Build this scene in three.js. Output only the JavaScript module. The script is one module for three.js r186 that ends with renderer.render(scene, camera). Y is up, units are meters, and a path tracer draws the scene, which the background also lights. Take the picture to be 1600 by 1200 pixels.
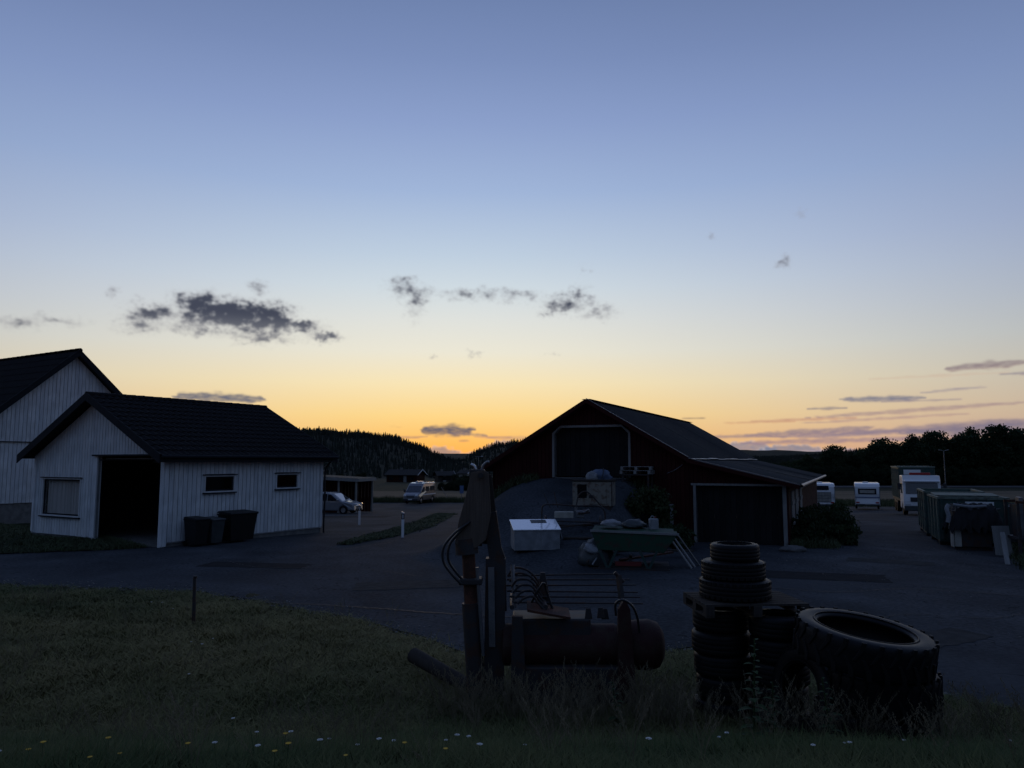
import * as THREE from 'three';
import { mergeGeometries, mergeVertices } from 'three/addons/utils/BufferGeometryUtils.js';
import { RoundedBoxGeometry } from 'three/addons/geometries/RoundedBoxGeometry.js';
import { createNoise2D, createNoise3D } from 'simplex-noise';

// ---------------------------------------------------------------- camera, sky, sun, exposure
const scene = new THREE.Scene();
const camera = new THREE.PerspectiveCamera(53.9, 4 / 3, 0.1, 20000);
camera.position.set(0, 3.1, 0);
camera.rotation.x = Math.atan(120 / 1180);
const renderer = new THREE.WebGLRenderer({ antialias: true });
renderer.toneMapping = THREE.LinearToneMapping;
renderer.toneMappingExposure = 1.0;
renderer.shadowMap.enabled = true;

function rng(seed) { let a = seed >>> 0; return () => { a = (a + 0x6d2b79f5) | 0; let t = Math.imul(a ^ (a >>> 15), 1 | a); t = (t + Math.imul(t ^ (t >>> 7), 61 | t)) ^ t; return ((t ^ (t >>> 14)) >>> 0) / 4294967296; }; }
const n2 = createNoise2D(rng(11)), n3 = createNoise3D(rng(12));
const clamp = (x, a = 0, b = 1) => Math.min(b, Math.max(a, x));
const ss = (a, b, x) => { const t = clamp((x - a) / (b - a)); return t * t * (3 - 2 * t); };
const lerp = (a, b, t) => a + (b - a) * t;
const lin = (c) => { c /= 255; return c <= 0.04045 ? c / 12.92 : ((c + 0.055) / 1.055) ** 2.4; };
const fbm2 = (x, y, o = 5) => { let s = 0, a = 0.5, t = 0; for (let i = 0; i < o; i++) { s += a * n2(x, y); t += a; a *= 0.5; x = x * 2.03 + 17.1; y = y * 2.03 - 9.7; } return s / t; };
const R = (deg) => deg * Math.PI / 180;

// Sky after sunset: clear-air colours by height above the horizon, in the sunset's azimuth, to its sides and opposite it.
const SKY_SUN = [[0, 250, 178, 92], [1.4, 253, 194, 106], [3.4, 254, 216, 140], [5.8, 249, 229, 182], [8.2, 236, 231, 213], [10.6, 224, 226, 221], [13, 208, 219, 226], [15.4, 191, 207, 224], [20, 161, 182, 217], [24.8, 140, 160, 203], [29, 123, 143, 187], [33, 110, 130, 173], [45, 88, 106, 150], [90, 62, 79, 122]];
const SKY_SIDE = [[0, 190, 156, 150], [1.4, 198, 168, 156], [3.4, 206, 186, 166], [5.8, 202, 196, 183], [8.2, 190, 194, 195], [10.6, 178, 187, 201], [13, 168, 180, 204], [15.4, 158, 172, 204], [20, 140, 160, 199], [24.8, 124, 144, 187], [29, 111, 130, 172], [33, 100, 118, 158], [45, 84, 102, 144], [90, 62, 79, 122]];
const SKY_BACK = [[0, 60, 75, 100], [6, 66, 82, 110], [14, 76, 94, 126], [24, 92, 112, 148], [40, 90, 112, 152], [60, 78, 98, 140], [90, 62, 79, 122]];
const table = (T) => { const L = T.map((r) => [r[0], lin(r[1]), lin(r[2]), lin(r[3])]); return (e, out) => { let i = 0; while (i < L.length - 2 && e > L[i + 1][0]) i++; const t = clamp((e - L[i][0]) / (L[i + 1][0] - L[i][0])); for (let c = 0; c < 3; c++) out[c] = L[i][c + 1] + (L[i + 1][c + 1] - L[i][c + 1]) * t; return out; }; };
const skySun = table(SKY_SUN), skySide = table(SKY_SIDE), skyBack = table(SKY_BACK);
// Broken cumulus: [azimuth, elevation, half width, half height, strength] in degrees, azimuth 0 straight along -z, positive to the right.
const PUFFS = [
  [-22.6, 10.75, 2.0, 1.1, 1.25], [-20.4, 10.4, 2.5, 1.1, 1.4], [-18.1, 10.35, 1.8, 1.2, 1.3], [-26.0, 10.2, 1.6, 0.7, 0.95], [-16.0, 9.9, 1.9, 0.6, 0.95], [-14.1, 9.2, 1.6, 0.42, 0.85], [-26.6, 9.2, 1.3, 0.6, 0.75], [-18.6, 8.9, 2.6, 0.5, 0.7], [-23.3, 9.3, 2.2, 0.5, 0.65],
  [-8.3, 13.1, 1.6, 0.8, 0.68], [-7.3, 12.4, 1.4, 0.9, 0.62], [-7.5, 11.3, 0.9, 1.0, 0.4], [-3.8, 12.6, 2.1, 0.48, 0.52], [-2.3, 12.65, 1.4, 0.55, 0.54], [-0.4, 12.6, 1.4, 0.6, 0.55], [1.2, 12.5, 1.2, 0.5, 0.5],
  [4.0, 11.9, 2.1, 0.8, 0.75], [5.2, 12.5, 0.9, 0.8, 0.72], [6.8, 11.2, 1.5, 0.65, 0.55], [2.6, 11.4, 0.5, 0.4, 0.5], [-33.6, 8.8, 1.5, 0.5, 0.55], [-31.5, 9.1, 2.1, 0.36, 0.55], [-18.8, 12.4, 0.9, 0.55, 0.55], [-28.3, 11.3, 0.5, 0.5, 0.6], [-36.5, 8.7, 0.9, 0.3, 0.6],
  [20.3, 14.2, 0.55, 0.45, 0.5], [21.4, 17.3, 0.7, 0.3, 0.42], [15.0, 16.4, 0.3, 0.2, 0.42], [5.6, 14.4, 0.3, 0.5, 0.35], [-6.2, 8.0, 0.4, 0.2, 0.45], [-3.0, 8.0, 0.5, 0.25, 0.45], [3.0, 8.1, 0.6, 0.2, 0.4]];
// Stratus streaks: [azimuth, elevation, half length, half height, rise per degree, opacity, r, g, b]
const STREAKS = [
  [-21.2, 4.45, 3.0, 0.5, -0.02, 0.95, 92, 97, 118], [-4.9, 2.28, 2.1, 0.56, 0.0, 0.97, 78, 84, 108], [-3.4, 2.0, 1.6, 0.14, -0.06, 0.8, 112, 106, 122], [-1.5, 1.78, 1.5, 0.10, 0.0, 0.7, 190, 140, 120], [-8.6, 1.72, 2.3, 0.14, 0.03, 0.7, 168, 128, 118], [-8.8, 2.55, 0.8, 0.05, 0, 0.7, 170, 120, 96], [-3.6, 1.5, 0.6, 0.08, 0, 0.7, 150, 118, 112], [0.4, 1.72, 2.6, 0.2, 0, 0.6, 176, 140, 130],
  [26.2, 4.2, 2.8, 0.28, -0.01, 0.9, 108, 112, 136], [28.4, 4.0, 2.4, 0.1, 0, 0.75, 140, 128, 142], [32.3, 6.1, 2.4, 0.34, 0.02, 0.9, 138, 122, 128], [34.6, 5.5, 1.6, 0.14, 0.02, 0.8, 132, 124, 140], [30.6, 4.65, 2.0, 0.1, 0.06, 0.75, 140, 132, 148], [22.7, 3.65, 1.3, 0.12, 0, 0.85, 118, 112, 130], [13.5, 3.1, 1.0, 0.08, 0, 0.8, 120, 104, 100],
  [21.0, 2.9, 3.6, 0.13, 0.02, 0.7, 190, 140, 122], [28.0, 3.35, 6.5, 0.2, 0.05, 0.75, 158, 134, 138], [18.0, 2.75, 2.6, 0.1, 0.01, 0.7, 196, 146, 118], [26.0, 2.85, 5.5, 0.12, 0.04, 0.7, 172, 142, 140], [31.0, 2.3, 8.0, 0.34, 0.06, 0.85, 136, 122, 138], [24.0, 1.85, 5.0, 0.28, 0.03, 0.85, 140, 124, 140], [17.2, 1.75, 2.8, 0.16, 0.0, 0.8, 146, 126, 134], [23.5, 1.4, 7.0, 0.26, 0.02, 0.8, 146, 124, 138], [35.0, 2.1, 8.0, 0.6, 0.03, 0.92, 122, 114, 134], [21.5, 2.05, 4.5, 0.3, 0.05, 0.85, 134, 120, 136],
  [42, 3.4, 8, 0.4, 0.03, 0.8, 132, 122, 142], [52, 4.2, 9, 0.3, 0.0, 0.7, 126, 120, 142], [60, 2.2, 12, 0.6, 0, 0.8, 118, 114, 138], [-44, 3.0, 7, 0.3, 0, 0.7, 138, 124, 138], [-56, 2.2, 10, 0.4, 0, 0.7, 122, 116, 138], [29.5, 5.6, 4.2, 0.12, 0.0, 0.4, 200, 170, 150]];
// Low cumulus bank over the far hills: [azimuth, top elevation, half width, r, g, b]
const BANK = [[-5.4, 1.05, 2.2, 142, 132, 140], [-3.2, 0.62, 2.0, 150, 132, 132], [-0.6, 1.5, 2.4, 128, 122, 138], [17.2, 1.45, 2.6, 126, 130, 152], [20.2, 1.2, 3.4, 112, 124, 150], [23.0, 0.9, 3.0, 132, 128, 150], [14.5, 1.3, 2.4, 130, 130, 148]];
{
  const W = 4096, H = 2048, data = new Float32Array(W * H * 4), a = [0, 0, 0], b = [0, 0, 0], c = [0, 0, 0], o = [0, 0, 0];
  for (let row = 0; row < H; row++) {
    const el = ((row + 0.5) / H - 0.5) * 180, e = Math.max(0, el);
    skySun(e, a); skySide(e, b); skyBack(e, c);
    for (let col = 0; col < W; col++) {
      let az = ((col + 0.5) / W - 0.25) * 360; if (az > 180) az -= 360;
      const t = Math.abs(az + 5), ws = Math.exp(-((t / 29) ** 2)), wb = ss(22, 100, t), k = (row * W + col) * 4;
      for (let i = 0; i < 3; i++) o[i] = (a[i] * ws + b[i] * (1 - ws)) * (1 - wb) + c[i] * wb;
      if (el > 0 && el < 20 && Math.abs(az) < 75) {
        // glow round the point where the sun went down
        const gl = Math.exp(-(((az + 4.5) / 5) ** 2) - ((el / 2.2) ** 2)); o[0] *= 1 + 0.12 * gl; o[1] *= 1 - 0.02 * gl; o[2] *= 1 - 0.25 * gl;
        const paint = (r, g, bl, al) => { o[0] = lerp(o[0], lin(r), al); o[1] = lerp(o[1], lin(g), al); o[2] = lerp(o[2], lin(bl), al); };
        for (const [ba, top, hw, r, g, bl] of BANK) {
          const x = (az - ba) / hw; if (Math.abs(x) > 1.2 || el > 2.4) continue;
          const edge = top * (1 - x * x * 0.75) + 0.26 * fbm2(az * 1.3 + ba, el * 1.6, 5), d = edge - el;
          if (d > -0.05) { const rim = ss(0.16, 0.0, d), m = ss(-0.05, 0.07, d) * (0.72 + 0.2 * fbm2(az * 1.1, el * 5)); paint(lerp(r, Math.min(255, r + 80), rim), lerp(g, Math.min(255, g + 58), rim), lerp(bl, Math.min(255, bl + 34), rim), clamp(m)); }
        }
        for (const [sa, se, hl, hh, rise, op, r, g, bl] of STREAKS) {
          const dx = az - sa; if (Math.abs(dx) > hl * 1.15) continue;
          const x = dx / hl + 0.14 * fbm2(az * 0.4 + se * 7, el * 3, 3), wob = 0.35 * hh * fbm2(az * 0.55 + sa, el * 1.5 + se, 4), th = hh * Math.sqrt(Math.max(0, 1 - x * x)) * (0.9 + 0.3 * fbm2(az * 0.6 + sa * 3, se, 3)), dy = el - se - rise * dx - wob;
          if (th <= 0.01) continue;
          const m = (1 - ss(0.35, 1.15, Math.abs(dy) / th)) * op * clamp(0.85 + 0.35 * fbm2(az * 0.8, el * 6 + sa, 4));
          if (m > 0.002) { const lo = ss(0.1, 1, -dy / th) * 0.35; paint(r + 60 * lo, g + 26 * lo, bl + 4 * lo, clamp(m)); }
        }
        if (el > 6 && el < 19) {
          const wx = az + 0.75 * fbm2(az * 0.5, el * 0.8 + 31, 4) + 0.28 * fbm2(az * 2.1, el * 2.6 + 3, 4), wy = el + 0.42 * fbm2(az * 0.5 + 57, el * 0.8, 4) + 0.22 * fbm2(az * 2.1 + 9, el * 2.6, 4);
          let d = 0;
          for (const [ca, ce, rx, ry, s] of PUFFS) { const dx = (wx - ca) / rx, dy = (wy - ce) / (wy > ce ? ry * 0.9 : ry * 1.15), q = dx * dx + dy * dy; if (q < 9) d = Math.max(d, s * Math.exp(-q * 1.1)) + 0.18 * s * Math.exp(-q * 1.1); }
          if (d > 0.05) {
            d *= 1.0 + 0.62 * fbm2(az * 0.75 + 3, el * 1.1, 4);
            const al = ss(0.08, 0.95, d + 0.16 * fbm2(az * 2.4, el * 3.2, 4)), core = ss(0.35, 1.25, d + 0.15 * fbm2(az * 1.3 + 8, el * 1.9, 3)), low = ss(10.7, 9.5, el);
            paint(lerp(146, 60 + 34 * low, core), lerp(144, 65 + 32 * low, core), lerp(150, 82 + 26 * low, core), al * lerp(0.62, 0.98, core));
          }
        }
      }
      data[k] = o[0]; data[k + 1] = o[1]; data[k + 2] = o[2]; data[k + 3] = 1;
    }
  }
  const sky = new THREE.DataTexture(data, W, H, THREE.RGBAFormat, THREE.FloatType);
  sky.mapping = THREE.EquirectangularReflectionMapping; sky.magFilter = THREE.LinearFilter; sky.needsUpdate = true;
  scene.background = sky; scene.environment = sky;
}
// The sun has just gone down behind the hill; what is left of it is a faint, wide, warm glow.
const sun = new THREE.DirectionalLight(new THREE.Color(1.0, 0.62, 0.32), 0.12);
sun.position.set(Math.sin(R(-5)) * 300, Math.sin(R(1.2)) * 300, -Math.cos(R(5)) * 300); sun.castShadow = true; sun.shadow.radius = 22; sun.name = 'sun';
Object.assign(sun.shadow.camera, { left: -120, right: 120, top: 60, bottom: -60, near: 1, far: 700 }); sun.shadow.mapSize.set(2048, 2048);
scene.add(sun, sun.target);

// ---------------------------------------------------------------- helpers
const V = (x, y, z) => new THREE.Vector3(x, y, z);
const taken = new Map();
const numbered = (n) => { const k = taken.get(n) ?? 0; taken.set(n, k + 1); return k ? n + '_' + String(k).padStart(3, '0') : n; };
function metres(g) { // texture coordinates in metres, from the side of the piece that each face belongs to
  const p = g.attributes.position, n = g.attributes.normal, uv = new Float32Array(p.count * 2);
  for (let i = 0; i < p.count; i += 3) {
    let nx = 0, ny = 0, nz = 0; for (let j = i; j < i + 3; j++) { nx += Math.abs(n.getX(j)); ny += Math.abs(n.getY(j)); nz += Math.abs(n.getZ(j)); }
    for (let j = i; j < i + 3; j++) { const x = p.getX(j), y = p.getY(j), z = p.getZ(j); const [u, v] = ny >= nx && ny >= nz ? [x, z] : nx >= nz ? [z, y] : [x, y]; uv[2 * j] = u; uv[2 * j + 1] = v; }
  }
  g.setAttribute('uv', new THREE.BufferAttribute(uv, 2));
}
function fuse(list) {
  const l = [].concat(list).map((g) => { const h = g.index ? g.toNonIndexed() : g; if (!h.attributes.normal) h.computeVertexNormals(); for (const k of Object.keys(h.attributes)) if (!['position', 'normal', 'color'].includes(k)) h.deleteAttribute(k); h.morphAttributes = {}; h.clearGroups(); return h; });
  const g = l.length > 1 ? mergeGeometries(l) : l[0]; metres(g); return g;
}
function obj(name, geos, mat, parent = scene) {
  const m = new THREE.Mesh(geos.isReady ? geos : fuse(geos), mat);
  m.name = parent === scene ? numbered(name) : name; m.castShadow = m.receiveShadow = true; parent.add(m); return m;
}
function thing(name, label, category, [x, y, z] = [0, 0, 0], turn = 0, group) {
  const o = new THREE.Group(); o.name = numbered(name); scene.add(o); o.position.set(x, y, z); o.rotation.y = turn; o.userData = { label, category }; if (group) o.userData.group = group; return o;
}
const tag = (o, label, category, group) => { o.userData = { label, category }; if (group) o.userData.group = group; return o; };
const struct = (name, geos, mat) => { const m = obj(name, geos, mat); m.userData.kind = 'structure'; return m; };
const sub = (name, parent) => { const o = new THREE.Group(); o.name = name; parent.add(o); return o; };
const xf = (g, x = 0, y = 0, z = 0, rx = 0, ry = 0, rz = 0) => g.applyMatrix4(new THREE.Matrix4().compose(V(x, y, z), new THREE.Quaternion().setFromEuler(new THREE.Euler(rx, ry, rz)), V(1, 1, 1)));
const box = (w, h, d, x = 0, y = 0, z = 0, rx = 0, ry = 0, rz = 0) => xf(new THREE.BoxGeometry(w, h, d), x, y, z, rx, ry, rz);
const rbox = (w, h, d, r, x = 0, y = 0, z = 0, rx = 0, ry = 0, rz = 0) => xf(new RoundedBoxGeometry(w, h, d, 2, r), x, y, z, rx, ry, rz);
function along(g, a, b) { // a shape built along +y from 0 to 1, laid from a to b
  const d = b.clone().sub(a), l = d.length(); g.scale(1, l, 1); g.applyQuaternion(new THREE.Quaternion().setFromUnitVectors(V(0, 1, 0), d.normalize())); return g.translate(a.x, a.y, a.z);
}
const P3 = (p) => (p.isVector3 ? p : V(...p));
const rod = (a, b, r0, r1 = r0, seg = 10) => along(new THREE.CylinderGeometry(r1, r0, 1, seg).translate(0, 0.5, 0), P3(a), P3(b));
function bar(a, b, w, h) { // square bar from a to b, w across (horizontal), h deep
  a = P3(a); b = P3(b); const d = b.clone().sub(a), l = d.length(), z = d.clone().normalize(), up = Math.abs(z.y) > 0.97 ? V(0, 0, 1) : V(0, 1, 0), x = up.clone().cross(z).normalize(), y = z.clone().cross(x);
  return new THREE.BoxGeometry(w, h, l).applyMatrix4(new THREE.Matrix4().makeBasis(x, y, z).setPosition(a.clone().add(b).multiplyScalar(0.5)));
}
const tube = (pts, r, n = 24, seg = 7) => new THREE.TubeGeometry(new THREE.CatmullRomCurve3(pts.map(P3)), n, r, seg);
const lathe = (prof, seg = 32) => new THREE.LatheGeometry(prof.map(([r, y]) => new THREE.Vector2(r, y)), seg);
function extrude(pts, depth, bevel = 0.02, z0 = 0) { // outline in x,y; thickness along z, centred on z0
  const s = new THREE.Shape(pts.map(([x, y]) => new THREE.Vector2(x, y)));
  return new THREE.ExtrudeGeometry(s, { depth: depth - 2 * bevel, bevelEnabled: bevel > 0, bevelThickness: bevel, bevelSize: bevel, bevelOffset: -bevel, bevelSegments: 2, curveSegments: 8 }).translate(0, 0, z0 - depth / 2 + bevel);
}
function hexa(p) { // eight corners: bottom 0-3, top 4-7, each ring counter-clockwise from above
  const f = [[0, 3, 2, 1], [4, 5, 6, 7], [0, 1, 5, 4], [1, 2, 6, 5], [2, 3, 7, 6], [3, 0, 4, 7]], a = [];
  for (const [i, j, k, l] of f) a.push(...p[i], ...p[j], ...p[k], ...p[i], ...p[k], ...p[l]);
  const g = new THREE.BufferGeometry(); g.setAttribute('position', new THREE.BufferAttribute(new Float32Array(a), 3)); g.computeVertexNormals(); return g;
}
function tex(w, h, f, srgb = true, rx = 1, ry = 1) { // f(u, v) -> [r, g, b] in 0..1 or one number; tiles when f does
  const d = new Uint8Array(w * h * 4);
  for (let y = 0; y < h; y++) for (let x = 0; x < w; x++) { let c = f(x / w, y / h); if (typeof c === 'number') c = [c, c, c]; const i = (y * w + x) * 4; d[i] = clamp(c[0]) * 255; d[i + 1] = clamp(c[1]) * 255; d[i + 2] = clamp(c[2]) * 255; d[i + 3] = 255; }
  const t = new THREE.DataTexture(d, w, h); t.wrapS = t.wrapT = THREE.RepeatWrapping; t.magFilter = THREE.LinearFilter; t.repeat.set(rx, ry); if (srgb) t.colorSpace = THREE.SRGBColorSpace; t.needsUpdate = true; return t;
}
// tiling noise: a torus walked in four dimensions would be exact; two offset sheets blended do as well
const tile = (f) => (u, v) => { const a = f(u, v), b = f(u - 1, v), c = f(u, v - 1), d = f(u - 1, v - 1); return lerp(lerp(a, b, ss(0.6, 1, u)), lerp(c, d, ss(0.6, 1, u)), ss(0.6, 1, v)); };
const cloudy = tile((u, v) => fbm2(u * 5 + 3, v * 5 + 8, 5)), speck = tile((u, v) => fbm2(u * 60, v * 60 + 4, 3)), streaky = tile((u, v) => fbm2(u * 40 + 5, v * 2.2, 4)), blotch = tile((u, v) => fbm2(u * 2.4 + 40, v * 2.4 + 8, 4));
const mottled = tex(512, 512, (u, v) => 0.82 + 0.13 * cloudy(u, v) + 0.1 * speck(u, v), true, 0.5, 0.5);
const grainV = tex(512, 512, (u, v) => 0.86 + 0.1 * streaky(u, v) + 0.08 * blotch(u, v) + 0.03 * speck(u, v), true, 0.8, 0.4);
const grainBump = tex(512, 512, (u, v) => 0.5 + 0.4 * streaky(u, v), false, 0.8, 0.4);
const coarse = tex(512, 512, (u, v) => 0.5 + 0.28 * speck(u, v) + 0.3 * cloudy(u, v), false, 0.5, 0.5);
const std = (r, g, b, roughness = 0.8, more = {}) => new THREE.MeshPhysicalMaterial({ color: new THREE.Color().setRGB(r, g, b), roughness, specularIntensity: roughness > 0.7 ? 0.25 : roughness > 0.5 ? 0.6 : 1, ...more });
const wood = (r, g, b, rough = 0.75) => std(r, g, b, rough, { map: grainV, bumpMap: grainBump, bumpScale: 0.004 });
const rusted = (r, g, b, r2, g2, b2, cover, rough = 0.75, metalness = 0) => new THREE.MeshPhysicalMaterial({ color: 0xffffff, roughness: rough, specularIntensity: 0.5, metalness, map: tex(256, 256, (u, v) => { const k = ss(-0.15, 0.3, cloudy(u, v) + 0.5 * speck(u, v) + cover), f = 1 + 0.15 * speck(u, v); return [lerp(r, r2, k) * f, lerp(g, g2, k) * f, lerp(b, b2, k) * f].map((c) => clamp(c) ** (1 / 2.2)); }, true, 0.7, 0.7), bumpMap: coarse, bumpScale: 0.004 });
const M = {
  boxGrey: std(0.3, 0.31, 0.32, 0.7, { map: mottled }),
  white: [wood(0.8, 0.82, 0.81), wood(0.76, 0.78, 0.78), wood(0.83, 0.84, 0.82)], whiteTrim: wood(0.82, 0.83, 0.82, 0.75), whiteBack: wood(0.5, 0.5, 0.5),
  red: [wood(0.05, 0.01, 0.009), wood(0.044, 0.009, 0.008), wood(0.056, 0.011, 0.01)], redBack: wood(0.025, 0.007, 0.006), greyTrim: wood(0.3, 0.295, 0.28),
  darkTrim: wood(0.02, 0.024, 0.03, 0.75), doorwayShade: [wood(0.021, 0.021, 0.022), wood(0.018, 0.018, 0.019), wood(0.024, 0.023, 0.024)], tileRoof: std(0.02, 0.02, 0.021, 0.85, { specularIntensity: 0.2, map: mottled, bumpMap: coarse, bumpScale: 0.006 }), steelRoof: std(0.06, 0.056, 0.052, 0.8, { map: mottled, bumpMap: coarse, bumpScale: 0.003 }), steelRoof2: std(0.075, 0.07, 0.064, 0.8, { map: mottled }),
  concrete: std(0.24, 0.235, 0.22, 0.9, { map: mottled, bumpMap: coarse, bumpScale: 0.008 }), glass: new THREE.MeshPhysicalMaterial({ color: 0xffffff, roughness: 0.03, transmission: 1, thickness: 0, ior: 1.5 }), dark: std(0.008, 0.008, 0.009, 0.9), curtain: std(0.5, 0.47, 0.44, 0.95), black: std(0.012, 0.012, 0.013, 0.55, { map: mottled }), rubber: std(0.01, 0.01, 0.011, 0.5, { specularIntensity: 0.35, map: mottled, bumpMap: coarse, bumpScale: 0.002 }), rubberLug: std(0.012, 0.012, 0.012, 0.6, { specularIntensity: 0.35, map: mottled }),
  rust: rusted(0.05, 0.02, 0.012, 0.1, 0.035, 0.018, 0), rustRed: rusted(0.035, 0.01, 0.008, 0.04, 0.02, 0.013, 0.0, 0.75), paleWood: wood(0.13, 0.105, 0.085, 0.85), oldWood: wood(0.065, 0.055, 0.047, 0.9), iron: rusted(0.03, 0.028, 0.028, 0.05, 0.025, 0.016, -0.1, 0.6), hose: std(0.012, 0.012, 0.013, 0.4), steel: std(0.45, 0.45, 0.46, 0.35, { metalness: 1 }),
  paintWhite: new THREE.MeshPhysicalMaterial({ color: new THREE.Color().setRGB(0.7, 0.7, 0.7), roughness: 0.4, clearcoat: 0.6, clearcoatRoughness: 0.15 }), gloss: new THREE.MeshPhysicalMaterial({ color: new THREE.Color().setRGB(0.88, 0.88, 0.9), roughness: 0.2, clearcoat: 1, clearcoatRoughness: 0.1 }), silver: new THREE.MeshPhysicalMaterial({ color: new THREE.Color().setRGB(0.2, 0.21, 0.23), metalness: 0.4, roughness: 0.35, clearcoat: 1, clearcoatRoughness: 0.05 }), vanGrey: new THREE.MeshPhysicalMaterial({ color: new THREE.Color().setRGB(0.14, 0.14, 0.15), metalness: 0.6, roughness: 0.3, clearcoat: 1, clearcoatRoughness: 0.05 }), carGlass: new THREE.MeshPhysicalMaterial({ color: new THREE.Color().setRGB(0.012, 0.014, 0.018), roughness: 0.04, clearcoat: 1, clearcoatRoughness: 0.02 }), lens: new THREE.MeshPhysicalMaterial({ color: new THREE.Color().setRGB(0.5, 0.5, 0.5), roughness: 0.08, clearcoat: 1 }), plastic: std(0.02, 0.02, 0.022, 0.5), redLamp: std(0.3, 0.01, 0.01, 0.3), plate: std(0.65, 0.65, 0.63, 0.5), hub: std(0.3, 0.3, 0.31, 0.4, { metalness: 0.8 }),
  green: rusted(0.022, 0.055, 0.045, 0.05, 0.06, 0.05, -0.12, 0.6), green2: rusted(0.03, 0.07, 0.06, 0.06, 0.065, 0.055, -0.12, 0.6), paleGreen: rusted(0.13, 0.165, 0.13, 0.08, 0.085, 0.07, -0.15, 0.7), darkGreen: rusted(0.012, 0.05, 0.026, 0.05, 0.03, 0.02, -0.25, 0.6), beige: rusted(0.22, 0.2, 0.16, 0.12, 0.08, 0.055, -0.2, 0.7), blueTarp: std(0.1, 0.14, 0.22, 0.55, { map: mottled }), paleTarp: std(0.3, 0.31, 0.32, 0.6, { map: mottled }), greyPlastic: std(0.055, 0.065, 0.065, 0.5, { map: mottled }), redPaint: std(0.2, 0.02, 0.015, 0.5, { map: mottled }), cream: std(0.5, 0.47, 0.4, 0.7, { map: mottled }),
  galv: std(0.3, 0.3, 0.31, 0.45, { metalness: 0.7, map: mottled }), stone: std(0.16, 0.155, 0.15, 0.95, { map: mottled, bumpMap: coarse, bumpScale: 0.02 }), bluePaint: std(0.08, 0.13, 0.25, 0.5),
};

// ---------------------------------------------------------------- the lie of the land
const BARN = R(24.6), GAR = R(31), DOOR = [2.8, -31.05];
const SLOPE = [[30, 0], [45, -0.35], [58, -0.93], [65, -1.3], [75, -1.7], [92, -2.1], [120, -2.6], [160, -3.0]];
const poly = (L, d) => { if (d <= L[0][0]) return L[0][1]; for (let i = 1; i < L.length; i++) if (d <= L[i][0]) return lerp(L[i - 1][1], L[i][1], (d - L[i - 1][0]) / (L[i][0] - L[i - 1][0])); return L[L.length - 1][1]; };
function land(x, z) { // height of the ground: the bank by the upper road, the level yard, the barn bridge, the fall to the fields
  const d = -z, ox = -Math.sin(BARN), oz = Math.cos(BARN), a = (x - DOOR[0]) * ox + (z - DOOR[1]) * oz, b = (x - DOOR[0]) * Math.cos(BARN) + (z - DOOR[1]) * Math.sin(BARN);
  let r = clamp(1 - a / 8.8); r = r * r * 0.35 * (3 - 2 * r) + 0.65 * r; if (a < 0) r *= 1 - ss(0, 7, -a);
  const lat = b > 0 ? 1 - ss(2.0, 4.1, b) : 1 - ss(2.0, Math.max(3.4, 6.4 - 0.5 * Math.max(0, a)), -b);
  return poly(SLOPE, d) + 1.4 * (1 - ss(3, 9.5, d)) + 2.4 * r * lat;
}
const EDGE = [[-80, -21.5], [-13, -19.4], [-7.6, -18.2], [-3.7, -15.7], [-2.35, -14.2], [-1.0, -12.9], [1, -12.7], [2.8, -12.9], [4.7, -12.2], [5.6, -10.6], [6.6, -9.7], [12, -8.4], [60, -6]];
const yardEdge = (x) => poly(EDGE, x) + 0.35 * n2(x * 0.7, 3) + 0.12 * n2(x * 2.6, 8);
const YARD_END = (x) => -96 + 14 * ss(4, 22, x);
const graded = (fine, step, limit, grow) => { const a = []; let x = 0, s = step; while (x < limit) { a.push(x); if (x > fine) s *= grow; x += s; } a.push(limit); return a; };
function sheet(us, vs, place, color) { // grid of points place(u, v) -> [x, y, z], smooth normals, uv in metres
  const p = [], c = [], uv = [], ix = [], n = us.length;
  for (const v of vs) for (const u of us) { const q = place(u, v); p.push(...q); uv.push(q[0], q[2]); if (color) c.push(...color(...q)); }
  for (let j = 0; j < vs.length - 1; j++) for (let i = 0; i < n - 1; i++) { const k = j * n + i; ix.push(k, k + 1, k + n, k + 1, k + n + 1, k + n); }
  const g = new THREE.BufferGeometry(); g.setAttribute('position', new THREE.BufferAttribute(new Float32Array(p), 3)); g.setAttribute('uv', new THREE.BufferAttribute(new Float32Array(uv), 2));
  if (color) g.setAttribute('color', new THREE.BufferAttribute(new Float32Array(c), 3)); g.setIndex(ix); g.computeVertexNormals(); if (g.attributes.normal.getY(Math.floor(n * vs.length / 2)) < 0) { for (let i = 0; i < ix.length; i += 3) [ix[i], ix[i + 1]] = [ix[i + 1], ix[i]]; g.setIndex(ix); g.computeVertexNormals(); } g.isReady = true; return g;
}
const range = (a, b, n) => Array.from({ length: n + 1 }, (_, i) => lerp(a, b, i / n));
const inYard = (x, z) => z < yardEdge(x) - 0.8 && z > YARD_END(x) + 1.5 && x > -38 && x < 52;
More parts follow.
